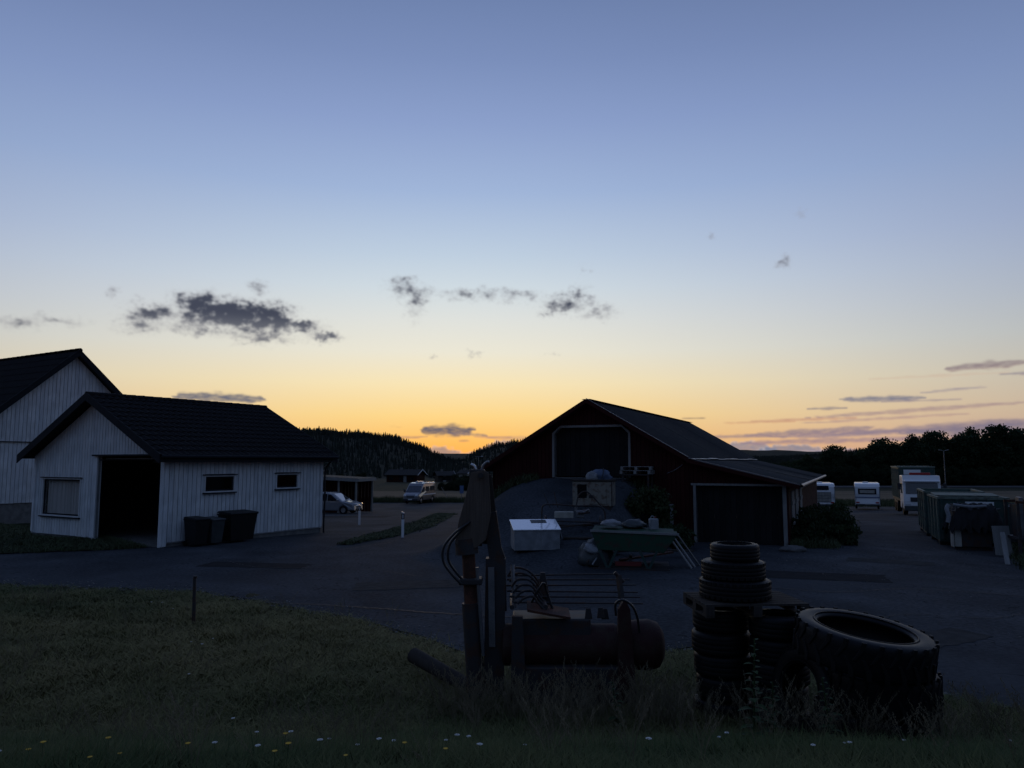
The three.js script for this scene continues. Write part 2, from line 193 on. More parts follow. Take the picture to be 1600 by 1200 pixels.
{
  const xs = graded(26, 0.5, 9000, 1.13), gx = [...xs.slice(1).reverse().map((x) => -x), ...xs], zs = [14, 8, 4, 2, ...graded(52, 0.45, 9000, 1.08).map((d) => -d)];
  const tint = (x, y, z) => { const n = fbm2(x * 0.16, z * 0.16, 4), m = fbm2(x * 0.9 + 9, z * 0.9, 3), k = 0.9 + 0.22 * n + 0.15 * m; return [0.05 * k + 0.012 * Math.max(0, n), 0.052 * k, 0.026 * k]; };
  struct('ground', sheet(gx, zs, (x, z) => [x, land(x, z) - (inYard(x, z) ? 0.08 : 0) + (z < -6 && z > -30 && !inYard(x, z) ? 0.04 * n2(x * 0.8, z * 0.8) : 0), z], tint), std(1, 1, 1, 1, { vertexColors: true, map: mottled, bumpMap: coarse, bumpScale: 0.03 }));
}
// asphalt yard with patches, cracks filled with earth and tracks of grit
const asphaltMap = tex(1024, 1024, (u, v) => { const p = tile((a, b) => fbm2(a * 3 + 70, b * 3, 4))(u, v), s = speck(u, v), c = Math.abs(tile((a, b) => fbm2(a * 4 + 7, b * 4 + 70, 4))(u, v)), k = 0.25 + 0.045 * p + 0.06 * s - (c < 0.016 && p > 0 ? 0.07 : 0); return [k, k * 1.005, k * 1.02]; }, true, 1 / 9, 1 / 9);
const asphalt = std(0.96, 0.99, 1, 0.92, { specularIntensity: 0.08, map: asphaltMap, vertexColors: true, bumpMap: tex(512, 512, (u, v) => 0.5 + 0.4 * speck(u, v), false, 1 / 1.5, 1 / 1.5), bumpScale: 0.006 });
const grit = (x, y, z) => { const a = fbm2(x * 0.22 + 5, z * 0.12, 4), tr = Math.abs(Math.sin((x * 0.9 - z * 0.4) * 0.55 + 1.5 * n2(x * 0.06, z * 0.06))), right = ss(8, 15, x + 0.2 * (z + 30)), b = fbm2(x * 0.9 + 40, z * 0.9, 3), k = 1 + 0.34 * a + 0.14 * b + 0.3 * right * ss(0.75, 0.95, tr) * (0.6 + 0.6 * b) + 0.2 * n2(x * 1.7, z * 1.7) * right; return [k * (0.93 + 0.1 * right), k * (0.98 + 0.04 * right), k * 1.04]; };
struct('asphalt_yard', sheet(range(-40, 54, 235), [...range(0, 0.45, 70), ...range(0.46, 1, 50)], (x, t) => { const z = lerp(yardEdge(x), YARD_END(x), t); return [x, land(x, z) + 0.025, z]; }, grit), asphalt);
// sealed joints and cracks in the asphalt, and loose stones along its ragged edge
const bitumen = std(0.009, 0.009, 0.01, 0.7);
const seam = (pts, w) => { const c = new THREE.CatmullRomCurve3(pts.map(([x, z]) => V(x, 0, z))), P = c.getPoints(pts.length * 26), us = P.map((_, i) => i); return struct('asphalt_seam', sheet(us, [-1, 1], (i, s) => { const p = P[i], q = P[Math.min(P.length - 1, i + 1)], o = P[Math.max(0, i - 1)], dx = q.x - o.x, dz = q.z - o.z, l = Math.hypot(dx, dz), k = w * (0.5 + 0.5 * Math.abs(n2(i * 0.35, w * 90))), j = 0.05 * n2(i * 0.3, 4 + w * 70), x = p.x - dz / l * (s * k + j), z = p.z + dx / l * (s * k + j); return [x, land(x, z) + 0.034, z]; }), bitumen); };
seam([[-5.6, -16.9], [-4.2, -16.6], [-2.6, -16.1], [-1.2, -15.6], [0.6, -15.2]], 0.05); seam([[-6.2, -26.2], [-5.6, -27.2], [-4.6, -29.0]], 0.04); seam([[5.4, -19.5], [7.5, -18.2], [9.6, -18.6], [12.4, -17.2]], 0.035); seam([[-9, -24], [-7.4, -22.4], [-4.4, -22.0], [-2.4, -20.6]], 0.022); seam([[6.2, -14.4], [8.0, -15.6], [9.4, -15.2], [11.0, -16.2]], 0.02); seam([[-14, -61], [-9, -62], [-5.5, -60]], 0.06);
// patches of newer and older asphalt let into the yard
const patch = (cx, cz, w, d, turn, mat) => struct('asphalt_patch', sheet(range(-1, 1, 14), range(-1, 1, 10), (u, v) => { const a = u * w + 0.06 * n2(v * 2 + cx, u), b = v * d + 0.06 * n2(u * 2, v + cz), x = cx + a * Math.cos(turn) - b * Math.sin(turn), z = cz + a * Math.sin(turn) + b * Math.cos(turn); return [x, land(x, z) + 0.031, z]; }), mat);
const newer = std(0.036, 0.037, 0.039, 0.95, { map: mottled, specularIntensity: 0.08, bumpMap: coarse, bumpScale: 0.01 }), older = std(0.068, 0.068, 0.067, 0.95, { map: mottled, specularIntensity: 0.08, bumpMap: coarse, bumpScale: 0.01 });
patch(-7.6, -22.8, 1.6, 0.5, 0.15, newer); patch(-2.6, -19.2, 1.3, 0.6, -0.2, older); patch(8.4, -20.6, 1.5, 0.7, 0.3, newer); patch(11.6, -23.6, 1.2, 0.5, 0.5, older); patch(-11, -50, 3.0, 1.2, 0.1, newer); patch(7.6, -13.6, 0.8, 0.4, -0.5, older);
const lawnMat = std(0.028, 0.042, 0.016, 1, { map: mottled, bumpMap: coarse, bumpScale: 0.03 });
const between = (A, B, n, m, lift, name, mat) => { // strip of ground between two lines
  const at = (L, t) => { const k = t * (L.length - 1), i = Math.min(L.length - 2, Math.floor(k)); return [lerp(L[i][0], L[i + 1][0], k - i), lerp(L[i][1], L[i + 1][1], k - i)]; };
  return struct(name, sheet(range(0, 1, n), range(0, 1, m), (u, v) => { const p = at(A, u), q = at(B, u), x = lerp(p[0], q[0], v) + 0.15 * n2(u * 30, v * 9), z = lerp(p[1], q[1], v) + 0.12 * n2(u * 30 + 7, v * 9); return [x, land(x, z) + lift, z]; }), mat);
};
const LAWN_A = [[-60, -24.6], [-30, -24.9], [-17, -25.4], [-14.2, -26.5], [-13.2, -27.3]], LAWN_B = [[-60, -60], [-42, -60], [-27, -47], [-19, -34], [-16.2, -30.2]];
between(LAWN_A, LAWN_B, 60, 24, 0.06, 'lawn', lawnMat);
const WEDGE_A = [[-6.2, -28.2], [-5.2, -30.4], [-4.5, -33.4], [-4.0, -38], [-3.9, -46], [-4.3, -58]], WEDGE_B = [[-6.2, -28.3], [-6.0, -31.5], [-5.6, -36], [-5.3, -42], [-5.4, -50], [-5.8, -58]];
between(WEDGE_A, WEDGE_B, 40, 6, 0.06, 'grass_verge', lawnMat);
// verge of the barn bridge, the rough strip along the stores on the right, the stubble field and the far road
between([[-1.7, -30.9], [-0.8, -31.0], [0.2, -31.1], [0.9, -31.5]], [[-2.0, -32.6], [-1.2, -32.6], [-0.3, -32.5], [0.9, -32.3]], 24, 8, 0.05, 'barn_verge', lawnMat);
between([[5.3, -28.2], [5.9, -27.3], [6.2, -28.2]], [[4.6, -30.6], [5.6, -30.2], [6.4, -29.8]], 16, 8, 0.05, 'barn_slope', lawnMat);
between([[13.4, -18], [14.6, -22], [16.4, -25], [19.6, -30], [24, -36], [31, -50]], [[30, -18], [30, -22], [32, -26], [34, -30], [38, -36], [44, -50]], 50, 14, 0.05, 'rough_strip', std(0.035, 0.038, 0.022, 1, { map: mottled, bumpMap: coarse, bumpScale: 0.03 }));
struct('stubble_field', sheet(range(-170, 330, 80), range(-101, -152, 14), (x, z) => [x, land(x, z) + 0.05 + 0.06 * n2(x * 0.05, z * 0.2), z], (x, y, z) => { const k = 0.85 + 0.2 * n2(x * 0.03, z * 0.5) + 0.12 * n2(x * 0.3, z * 1.2); return [0.17 * k, 0.132 * k, 0.085 * k]; }), std(1, 1, 1, 1, { vertexColors: true, map: mottled }));
struct('far_road', sheet(range(20, 330, 60), range(-172, -180, 4), (x, z) => [x, land(x, z) + 0.35 - 0.015 * (z + 176) ** 2, z]), std(0.1, 0.1, 0.1, 0.9, { map: mottled }));

// wooded hills: [x, top] along the ridge at distance d, with a gentle front slope
function hill(name, d, back, ridge, foot, col) {
  const x0 = ridge[0][0], x1 = ridge[ridge.length - 1][0];
  const h = (x, t) => { const top = poly(ridge, x); return lerp(foot, top, ss(0, 1, t)) + (top - foot) * 0.09 * fbm2(x * 9 / d, t * 3 + d, 5) * t; };
  const m = struct(name, sheet(range(x0, x1, 120), [...range(0, 1, 22), 1.25, 1.6], (x, t) => { const tt = Math.min(t, 1); return [x, t > 1 ? lerp(h(x, 1), foot - 4, (t - 1) / 0.6) : h(x, tt), -(d + back * t)]; }), col);
  return (x, t) => V(x, h(x, t), -(d + back * t));
}
const woodland = std(0.02, 0.026, 0.018, 1, { map: mottled });
// photographs' bearings turned into metres at each ridge's own distance
const hillNear = hill('wooded_hill', 260, 260, [[-420, 40], [-300, 29], [-200, 23], [-135, 21], [-110, 19.5], [-78, 16.5], [-62, 10], [-50, 4.5], [-42, 1], [-30, -1], [-18, -2], [0, 0]], -3, woodland);
const hillMid = hill('barn_hill', 300, 260, [[-60, -2], [-34, 3], [-28, 6], [-16, 11], [0, 14.5], [40, 14], [100, 4], [160, 1.5], [220, 0]], -3, woodland);
const hillLow = hill('low_hill', 700, 900, [[-420, 18], [-200, 8], [-165, 3], [-140, 0], [-110, -1], [-80, 0], [-40, 6], [0, 12], [250, 8], [480, 6], [560, 8], [640, 13], [760, 26], [1000, 44], [1500, 50]], -3, woodland);
hill('far_ridge', 4600, 1800, [[-3200, 60], [-1500, 70], [-400, 62], [600, 70], [1500, 95], [1750, 100], [2000, 88], [2200, 92], [2500, 78], [3400, 90], [5000, 120]], -20, woodland);

// ---------------------------------------------------------------- building helpers
// Buildings stand in their own axes: x along the ridge, z outwards from the long wall, so a wall across the ridge runs along z.
function boarding(wall, from, to, bottom, top, holes, pitch, gap, mats, place, seed, thick = 0.024) { // separate upright boards between s = from and to
  const r = rng(seed);
  for (let s = from; s < to - 0.02; s += pitch) {
    const s0 = s + gap / 2, s1 = Math.min(to, s + pitch) - gap / 2; if (s1 - s0 < 0.02) continue;
    const mid = (s0 + s1) / 2, cuts = holes.filter((h) => mid > h[0] && mid < h[1]).sort((a, b) => a[2] - b[2]);
    let y = typeof bottom === 'function' ? bottom(mid) : bottom; const spans = [];
    for (const h of cuts) { if (h[2] > y + 0.03) spans.push([y, h[2], false]); y = Math.max(y, h[3]); }
    spans.push([y, 0, true]);
    for (const [ya, yb, open] of spans) {
      const t0 = open ? top(s0) : yb, t1 = open ? top(s1) : yb; if (Math.min(t0, t1) <= ya + 0.02) continue;
      const w = thick * (0.85 + 0.3 * r()), lo = ya - (open && !cuts.length ? 0.012 * r() : 0), g = hexa([[s0, lo, 0], [s1, lo, 0], [s1, lo, -w], [s0, lo, -w], [s0, t0, 0], [s1, t1, 0], [s1, t1, -w], [s0, t0, -w]].map(([a, b, c]) => place(a, b, c)));
      obj('board', g, mats[Math.floor(r() * mats.length)], wall);
    }
  }
}
const slab = (pts, place, w0, w1) => extrudeQuad(pts, place, w0, w1);
function extrudeQuad(outline, place, w0, w1) { // flat panel with outline [s, y], between depths w0 and w1
  const n = outline.length, tri = THREE.ShapeUtils.triangulateShape(outline.map(([a, b]) => new THREE.Vector2(a, b)), []), a = [];
  for (const [w, flip] of [[w0, 0], [w1, 1]]) for (const t of tri) for (const i of flip ? [t[0], t[2], t[1]] : t) a.push(...place(outline[i][0], outline[i][1], w));
  for (let i = 0; i < n; i++) { const p = outline[i], q = outline[(i + 1) % n]; const A = place(...p, w0), B = place(...q, w0), C = place(...q, w1), D = place(...p, w1); a.push(...A, ...C, ...B, ...A, ...D, ...C); }
  const g = new THREE.BufferGeometry(); g.setAttribute('position', new THREE.BufferAttribute(new Float32Array(a), 3)); g.computeVertexNormals(); return g;
}
function waveSheet(x0, x1, yA, zA, yB, zB, period, amp, thick, x = (v) => v) { // corrugated strip: waves along x, straight from A (low) to B (high)
  const n = Math.max(4, Math.round((x1 - x0) / period * 6)), us = range(x0, x1, n), len = Math.hypot(yB - yA, zB - zA), ny = Math.abs(zB - zA) / len, nz = (yB - yA) / len * Math.sign(zA - zB || 1);
  const p = [], ix = []; let k = 0;
  for (const u of us) { const w = amp * Math.sin(u / period * 2 * Math.PI); for (const [y, z] of [[yA, zA], [yB, zB]]) for (const t of [0, -thick]) p.push(u, y + ny * (w + t), z + nz * (w + t)); }
  for (let i = 0; i < n; i++, k += 4) { ix.push(k, k + 4, k + 2, k + 2, k + 4, k + 6, k + 1, k + 3, k + 5, k + 3, k + 7, k + 5, k, k + 1, k + 4, k + 1, k + 5, k + 4, k + 2, k + 6, k + 3, k + 3, k + 6, k + 7); }
  ix.push(0, 2, 1, 1, 2, 3, k, k + 1, k + 2, k + 1, k + 3, k + 2);
  const g = new THREE.BufferGeometry(); g.setAttribute('position', new THREE.BufferAttribute(new Float32Array(p), 3)); g.setIndex(ix); return g.toNonIndexed();
}
const flat = (g) => { g.computeVertexNormals(); return g; };
function frame(parent, name, s0, s1, y0, y1, place, w, mat, out = 0.05) { // four-sided casing round an opening
  obj(name, [slab([[s0 - w, y0 - w], [s1 + w, y0 - w], [s1 + w, y0], [s0 - w, y0]], place, out, -0.01), slab([[s0 - w, y1], [s1 + w, y1], [s1 + w, y1 + w], [s0 - w, y1 + w]], place, out, -0.01), slab([[s0 - w, y0], [s0, y0], [s0, y1], [s0 - w, y1]], place, out - 0.004, -0.01), slab([[s1, y0], [s1 + w, y0], [s1 + w, y1], [s1, y1]], place, out - 0.004, -0.01)], mat, parent);
}
function window_(house, s0, s1, y0, y1, place, casing, panes = 1, curtain = false) {
  const w = sub('window', house);
  frame(w, 'frame', s0, s1, y0, y1, place, 0.05, casing, 0.04);
  obj('sill', slab([[s0 - 0.1, y0 - 0.095], [s1 + 0.1, y0 - 0.095], [s1 + 0.1, y0 - 0.052], [s0 - 0.1, y0 - 0.052]], place, 0.1, -0.01), M.darkTrim, w);
  obj('head_board', slab([[s0 - 0.12, y1 + 0.052], [s1 + 0.12, y1 + 0.052], [s1 + 0.12, y1 + 0.085], [s0 - 0.12, y1 + 0.085]], place, 0.09, -0.01), M.darkTrim, w);
  frame(w, 'sash', s0 + 0.06, s1 - 0.06, y0 + 0.06, y1 - 0.06, (a, b, c) => place(a, b, c - 0.06), 0.055, M.darkTrim, 0.03);
  for (let i = 0; i < panes; i++) { const a = lerp(s0 + 0.06, s1 - 0.06, i / panes), b = lerp(s0 + 0.06, s1 - 0.06, (i + 1) / panes); obj('pane', slab([[a, y0 + 0.06], [b, y0 + 0.06], [b, y1 - 0.06], [a, y1 - 0.06]], place, -0.06, -0.066), M.glass, w); if (i) obj('mullion', slab([[a - 0.02, y0 + 0.06], [a + 0.02, y0 + 0.06], [a + 0.02, y1 - 0.06], [a - 0.02, y1 - 0.06]], place, -0.035, -0.08), M.darkTrim, w); }
  if (curtain) { // gathered curtain behind the glass
    const us = range(s0, s1, 90), p = us.map((s) => { const f = 0.035 * Math.sin(s * 27 + 2 * Math.sin(s * 5)) + 0.012 * Math.sin(s * 61); return [s, -0.2 + f]; }), a = [];
    for (let i = 0; i < p.length - 1; i++) for (const [k, y] of [[0, y0], [1, y0], [1, y1], [0, y0], [1, y1], [0, y1]]) a.push(...place(p[i + k][0], y, p[i + k][1]));
    const g = new THREE.BufferGeometry(); g.setAttribute('position', new THREE.BufferAttribute(new Float32Array(a), 3)); g.computeVertexNormals(); obj('curtain', g, M.curtain, w);
  }
  return w;
}
const gable = (peakAt, peak, eaveAt0, eaveAt1, slope) => (s) => peak - Math.abs(s - peakAt) * slope;

// ---------------------------------------------------------------- white garage
{
  const L = 7.78, W = 8.75, eave = 3.36, peak = 5.56, mid = W / 2, k = (peak - eave) / mid;
  const t = thing('white_garage', 'white board-clad garage with dark tiled roof, wide open doorway and curtained window', 'garage', [-12.46, 0, -27.29], Math.PI / 2 - GAR);
  const front = (s, y, w) => [-w, y, -s], side = (s, y, w) => [s, y, w], left = (s, y, w) => [s, y, -W - w], back = (s, y, w) => [L + w, y, -s];
  const top = (s) => peak - Math.abs(s - mid) * k - 0.05, sideTop = () => eave - 0.03;
  const door = [0.2, 4.2, 0, 3.28], win = [5.3, 8.0, 0.93, 2.36], w1 = [1.7, 3.0, 1.95, 2.5], w2 = [5.15, 6.3, 1.98, 2.52];
  const fw = sub('front_wall', t), sw = sub('side_wall', t);
  obj('wall_panel', [slab([[0, 0.15], [0.2, 0.15], [0.2, 3.28], [4.2, 3.28], [4.2, 0.15], [5.3, 0.15], [5.3, 2.36], [8.0, 2.36], [8.0, 0.93], [5.302, 0.93], [5.302, 0.15], [W, 0.15], [W, eave], [mid, peak - 0.08], [0, eave]], front, -0.03, -0.12)], M.whiteBack, fw);
  boarding(fw, 0.0, W, (s) => (s < 0.25 ? 0.02 : 0.16), top, [door, win].map((h) => [h[0] - 0.05, h[1] + 0.05, h[2] - 0.06, h[3] + 0.06]), 0.19, 0.026, M.white, front, 31);
  obj('wall_panel', slab([[0.05, 0.15], [w1[0], 0.15], [w1[0], w1[3]], [w1[1], w1[3]], [w1[1], w1[2]], [w1[0] + 0.002, w1[2]], [w1[0] + 0.002, 0.15], [w2[0], 0.15], [w2[0], w2[3]], [w2[1], w2[3]], [w2[1], w2[2]], [w2[0] + 0.002, w2[2]], [w2[0] + 0.002, 0.15], [L, 0.15], [L, eave], [0.05, eave]], (s, y, w) => side(s, y, w), -0.03, -0.12), M.whiteBack, sw);
  boarding(sw, 0.0, L, 0.2, sideTop, [w1, w2].map((h) => [h[0] - 0.05, h[1] + 0.05, h[2] - 0.1, h[3] + 0.1]), 0.19, 0.024, M.white, side, 32);
  obj('rear_wall', [slab([[0, 0.15], [W, 0.15], [W, eave], [mid, peak - 0.08], [0, eave]], back, 0, -0.12), slab([[0.0, 0.15], [L, 0.15], [L, eave], [0, eave]], left, 0, -0.12)], M.whiteTrim, t);
  obj('corner_board', [box(0.15, 3.3, 0.03, 0.075, 1.7, 0.018), box(0.03, 3.3, 0.15, -0.018, 1.7, -0.075)], M.whiteTrim, t);
  obj('corner_board', [box(0.13, 3.1, 0.03, L - 0.065, 1.76, 0.018)], M.whiteTrim, t); obj('corner_board', [box(0.03, 3.1, 0.14, -0.018, 1.76, -W + 0.07)], M.whiteTrim, t);
  obj('foundation', [box(L, 0.7, 0.2, L / 2, -0.17, -0.16), box(0.2, 0.7, W - 4.3, 0.14, -0.17, -(4.3 + W) / 2)], M.concrete, t);
  // the door is slid up under the ceiling; bare boarded inside, concrete floor
  const gd = sub('garage_door', t);
  for (let i = 0; i < 7; i++) obj('door_panel', box(0.44, 0.04, 3.9, 0.5 + i * 0.46, 3.18, -2.2), M.greyTrim, gd);
  obj('door_track', [box(3.6, 0.05, 0.05, 1.9, 3.13, -0.22)], M.galv, gd); obj('door_track', [box(3.6, 0.05, 0.05, 1.9, 3.13, -4.18)], M.galv, gd);
  const inside = sub('inner_lining', t);
  for (let i = 0; i < 34; i++) obj('board', box(0.02, 3.2, 0.235, L - 0.16, 1.65, -0.4 - i * 0.24), M.oldWood, inside);
  for (let i = 0; i < 30; i++) obj('board', box(0.235, 3.2, 0.02, 0.4 + i * 0.24, 1.65, -W + 0.16), M.oldWood, inside);
  for (const [a, b, c, d] of [[0.15, L - 0.18, 0.05, w1[2] - 0.02], [0.15, L - 0.18, w1[3] + 0.04, 3.25], [0.15, w1[0], w1[2] - 0.018, w1[3] + 0.038], [w1[1], w2[0], w1[2] - 0.018, w1[3] + 0.038], [w2[1], L - 0.18, w1[2] - 0.018, w1[3] + 0.038]]) obj('lining_sheet', box(b - a, d - c, 0.012, (a + b) / 2, (c + d) / 2, -0.14), M.oldWood, inside);
  obj('ceiling', box(L - 0.3, 0.02, W - 0.3, L / 2, 3.3, -W / 2), M.oldWood, t);
  obj('floor_slab', box(L - 0.1, 0.1, W - 0.3, L / 2 - 0.02, 0.0, -W / 2), M.concrete, t);
  obj('door_casing', slab([[4.2, 0.02], [4.33, 0.02], [4.33, 3.28], [4.2, 3.28]], front, 0.03, -0.16), M.whiteTrim, t);
  obj('door_casing', slab([[0.06, 0.0], [0.2, 0.0], [0.2, 3.28], [0.06, 3.28]], front, 0.035, -0.16), M.whiteTrim, t);
  obj('door_head', slab([[0.05, 3.28], [4.45, 3.28], [4.45, 3.34], [0.05, 3.34]], front, 0.12, -0.16), M.darkTrim, t);
  window_(t, ...win, front, M.whiteTrim, 1, true); window_(t, ...w1, side, M.whiteTrim, 1); window_(t, ...w2, side, M.whiteTrim, 1);
  // roof: rows of pantiles on both slopes, barge boards, ridge tiles, gutter
  const roof = sub('roof', t), ov = 0.42, xa = -0.5, xb = L + 0.45, run = mid + ov, rows = 13, ey = eave - ov * k + 0.1;
  obj('roof_deck', [hexa([[xa + 0.03, ey - 0.06, ov], [xb - 0.03, ey - 0.06, ov], [xb - 0.03, peak + 0.04, -mid], [xa + 0.03, peak + 0.04, -mid], [xa + 0.03, ey, ov], [xb - 0.03, ey, ov], [xb - 0.03, peak + 0.1, -mid], [xa + 0.03, peak + 0.1, -mid]]), hexa([[xa + 0.03, peak + 0.04, -mid], [xb - 0.03, peak + 0.04, -mid], [xb - 0.03, ey - 0.06, -W - ov], [xa + 0.03, ey - 0.06, -W - ov], [xa + 0.03, peak + 0.1, -mid], [xb - 0.03, peak + 0.1, -mid], [xb - 0.03, ey, -W - ov], [xa + 0.03, ey, -W - ov]])], M.darkTrim, roof);
  for (let i = 0; i < rows; i++) for (const sgn of [1, -1]) {
    const f0 = i / rows, f1 = (i + 1.12) / rows, yb = lerp(ey, peak + 0.1, f0), yt = lerp(ey, peak + 0.1, Math.min(1, f1)), zb = lerp(ov, -mid, f0), zt = lerp(ov, -mid, Math.min(1, f1)), m = (z) => (sgn > 0 ? z : -W - z);
    obj('tile_course', flat(waveSheet(xa, xb, yb + 0.07, m(zb), yt + 0.03, m(zt), 0.28, 0.026, 0.02)), M.tileRoof, roof);
  }
  for (let i = 0; i < 22; i++) { const x = lerp(xa, xb - 0.4, i / 21); obj('ridge_tile', xf(new THREE.CylinderGeometry(0.12, 0.135, 0.43, 8, 1, false, 0, Math.PI), x + 0.2, peak + 0.09, -mid, 0, 0, Math.PI / 2 + 0.015 * (i % 3 - 1)).rotateX(0), M.tileRoof, roof); }
  const barge = (x, sgn) => { const m = (z) => (sgn > 0 ? z : -W - z); return hexa([[x, ey - 0.24, m(ov)], [x + 0.035, ey - 0.24, m(ov)], [x + 0.035, peak - 0.13, m(-mid)], [x, peak - 0.13, m(-mid)], [x, ey + 0.1, m(ov)], [x + 0.035, ey + 0.1, m(ov)], [x + 0.035, peak + 0.17, m(-mid)], [x, peak + 0.17, m(-mid)]]); };
  for (const s of [1, -1]) { obj('barge_board', barge(xa - 0.035, s), M.darkTrim, roof); obj('barge_board', barge(xb, s), M.darkTrim, roof); }
  obj('soffit', [box(0.44, 0.02, 0.02, -0.25, ey - 0.1, -0.1), hexa([[xa, ey - 0.12, ov], [0.0, ey - 0.12, ov], [0.0, peak - 0.06, -mid], [xa, peak - 0.06, -mid], [xa, ey - 0.1, ov], [0.0, ey - 0.1, ov], [0.0, peak - 0.04, -mid], [xa, peak - 0.04, -mid]])], M.darkTrim, roof);
  obj('fascia', [box(xb - xa, 0.16, 0.025, (xa + xb) / 2, ey - 0.1, ov - 0.02), box(xb - xa, 0.02, ov, (xa + xb) / 2, ey - 0.19, ov / 2)], M.darkTrim, roof);
  obj('gutter', xf(new THREE.CylinderGeometry(0.065, 0.065, xb - xa, 10, 1, true, 0, Math.PI), (xa + xb) / 2, ey + 0.0, ov + 0.06, Math.PI / 2, 0, Math.PI / 2), M.darkTrim, roof);
  obj('downpipe', tube([[L + 0.1, ey - 0.05, ov + 0.05], [L + 0.1, ey - 0.3, 0.25], [L + 0.09, ey - 0.5, 0.09], [L + 0.09, 1.5, 0.08], [L + 0.09, -0.2, 0.08], [L + 0.12, -0.3, 0.14]], 0.04, 30, 8), M.darkTrim, t);
  obj('wall_bracket', [rod([L, 2.75, -0.1], [L + 0.42, 3.0, 0.05], 0.014), box(0.03, 0.14, 0.08, L + 0.02, 2.75, -0.1)], M.galv, t);
}
// ---------------------------------------------------------------- taller white building behind it
{
  const t = thing('white_outbuilding', 'tall white clad building with steep dark roof behind the garage', 'building', [-25.99, 0.1, -40], Math.PI / 2 - GAR);
  // its gable runs along local x, its ridge goes back along -z
  const g = (s, y, w) => [s, y, w], pk = 2.62, ph = 9.0, sl = 0.885, half = 4.95, x0 = pk - half, x1 = pk + half, len = 15, eh = ph - half * sl;
  const top = (s) => ph - Math.abs(s - pk) * sl - 0.12, upper = sub('upper_wall', t), lower = sub('lower_wall', t);
  obj('wall_panel', slab([[x0, 0.8], [x1, 0.8], [x1, eh - 0.1], [pk, ph - 0.14], [x0, eh - 0.1]], g, -0.04, -0.16), M.whiteBack, t);
  boarding(upper, x0, x1, 4.02, top, [], 0.2, 0.022, M.white, (s, y, w) => g(s, y, w + 0.035), 41);
  boarding(lower, x0, x1, 0.8, () => 3.99, [], 0.2, 0.022, M.white, g, 42);
  obj('drip_board', [box(2 * half + 0.06, 0.035, 0.09, pk, 4.0, 0.05)], M.darkTrim, t);
  obj('side_wall', [box(0.12, eh - 0.8, len - 0.2, x0 + 0.06, (eh + 0.7) / 2, -len / 2 - 0.1), box(0.12, eh - 0.8, len - 0.2, x1 - 0.06, (eh + 0.7) / 2, -len / 2 - 0.1), slab([[x0, 0.8], [x1, 0.8], [x1, eh - 0.1], [pk, ph - 0.14], [x0, eh - 0.1]], (s, y, w) => [s, y, w - len], 0, -0.12)], M.whiteTrim, t);
  obj('foundation', box(2 * half - 0.1, 1.6, len, pk, 0.0, -len / 2 - 0.06), M.concrete, t);
  const roof = sub('roof', t), ov = 0.5, za = 0.45, zb = -len - 0.4;
  for (const sgn of [-1, 1]) {
    const X = (a) => pk + sgn * a, lo = half + ov, ly = ph - lo * sl + 0.12, rows = 11;
    obj('roof_deck', hexa([[X(lo), ly - 0.1, za - 0.04], [X(0), ph + 0.02, za - 0.04], [X(0), ph + 0.02, zb], [X(lo), ly - 0.1, zb], [X(lo), ly - 0.02, za - 0.04], [X(0), ph + 0.1, za - 0.04], [X(0), ph + 0.1, zb], [X(lo), ly - 0.02, zb]]), M.darkTrim, roof);
    for (let i = 0; i < rows; i++) { const gg = waveSheet(-za, -zb, lerp(ly, ph + 0.12, i / rows) + 0.06, lerp(lo, 0, i / rows), lerp(ly, ph + 0.12, Math.min(1, (i + 1.1) / rows)) + 0.02, lerp(lo, 0, Math.min(1, (i + 1.1) / rows)), 0.3, 0.026, 0.02), p = gg.attributes.position; for (let j = 0; j < p.count; j++) p.setXYZ(j, X(p.getZ(j)), p.getY(j), -p.getX(j)); obj('tile_course', flat(gg), M.tileRoof, roof); }
    obj('barge_board', hexa([[X(lo), ly - 0.3, za], [X(0), ph - 0.14, za], [X(0), ph - 0.14, za - 0.04], [X(lo), ly - 0.3, za - 0.04], [X(lo), ly + 0.12, za], [X(0), ph + 0.24, za], [X(0), ph + 0.24, za - 0.04], [X(lo), ly + 0.12, za - 0.04]]), M.darkTrim, roof);
    obj('soffit', hexa([[X(lo), ly - 0.2, za], [X(0), ph - 0.08, za], [X(0), ph - 0.08, 0.0], [X(lo), ly - 0.2, 0.0], [X(lo), ly - 0.18, za], [X(0), ph - 0.06, za], [X(0), ph - 0.06, 0.0], [X(lo), ly - 0.18, 0.0]]), M.darkTrim, roof);
  }
  for (let i = 0; i < 30; i++) obj('ridge_tile', xf(new THREE.CylinderGeometry(0.13, 0.145, 0.56, 8, 1, false, 0, Math.PI), pk, ph + 0.17, lerp(za - 0.25, zb + 0.25, i / 29), Math.PI / 2, 0, Math.PI / 2 - Math.PI / 2).rotateZ(0), M.tileRoof, roof);
  obj('wall_vent', [rbox(0.32, 0.22, 0.05, 0.01, 0.55, 3.45, 0.03), box(0.28, 0.02, 0.07, 0.55, 3.5, 0.04), box(0.28, 0.02, 0.07, 0.55, 3.42, 0.04)], M.greyTrim, t);
}
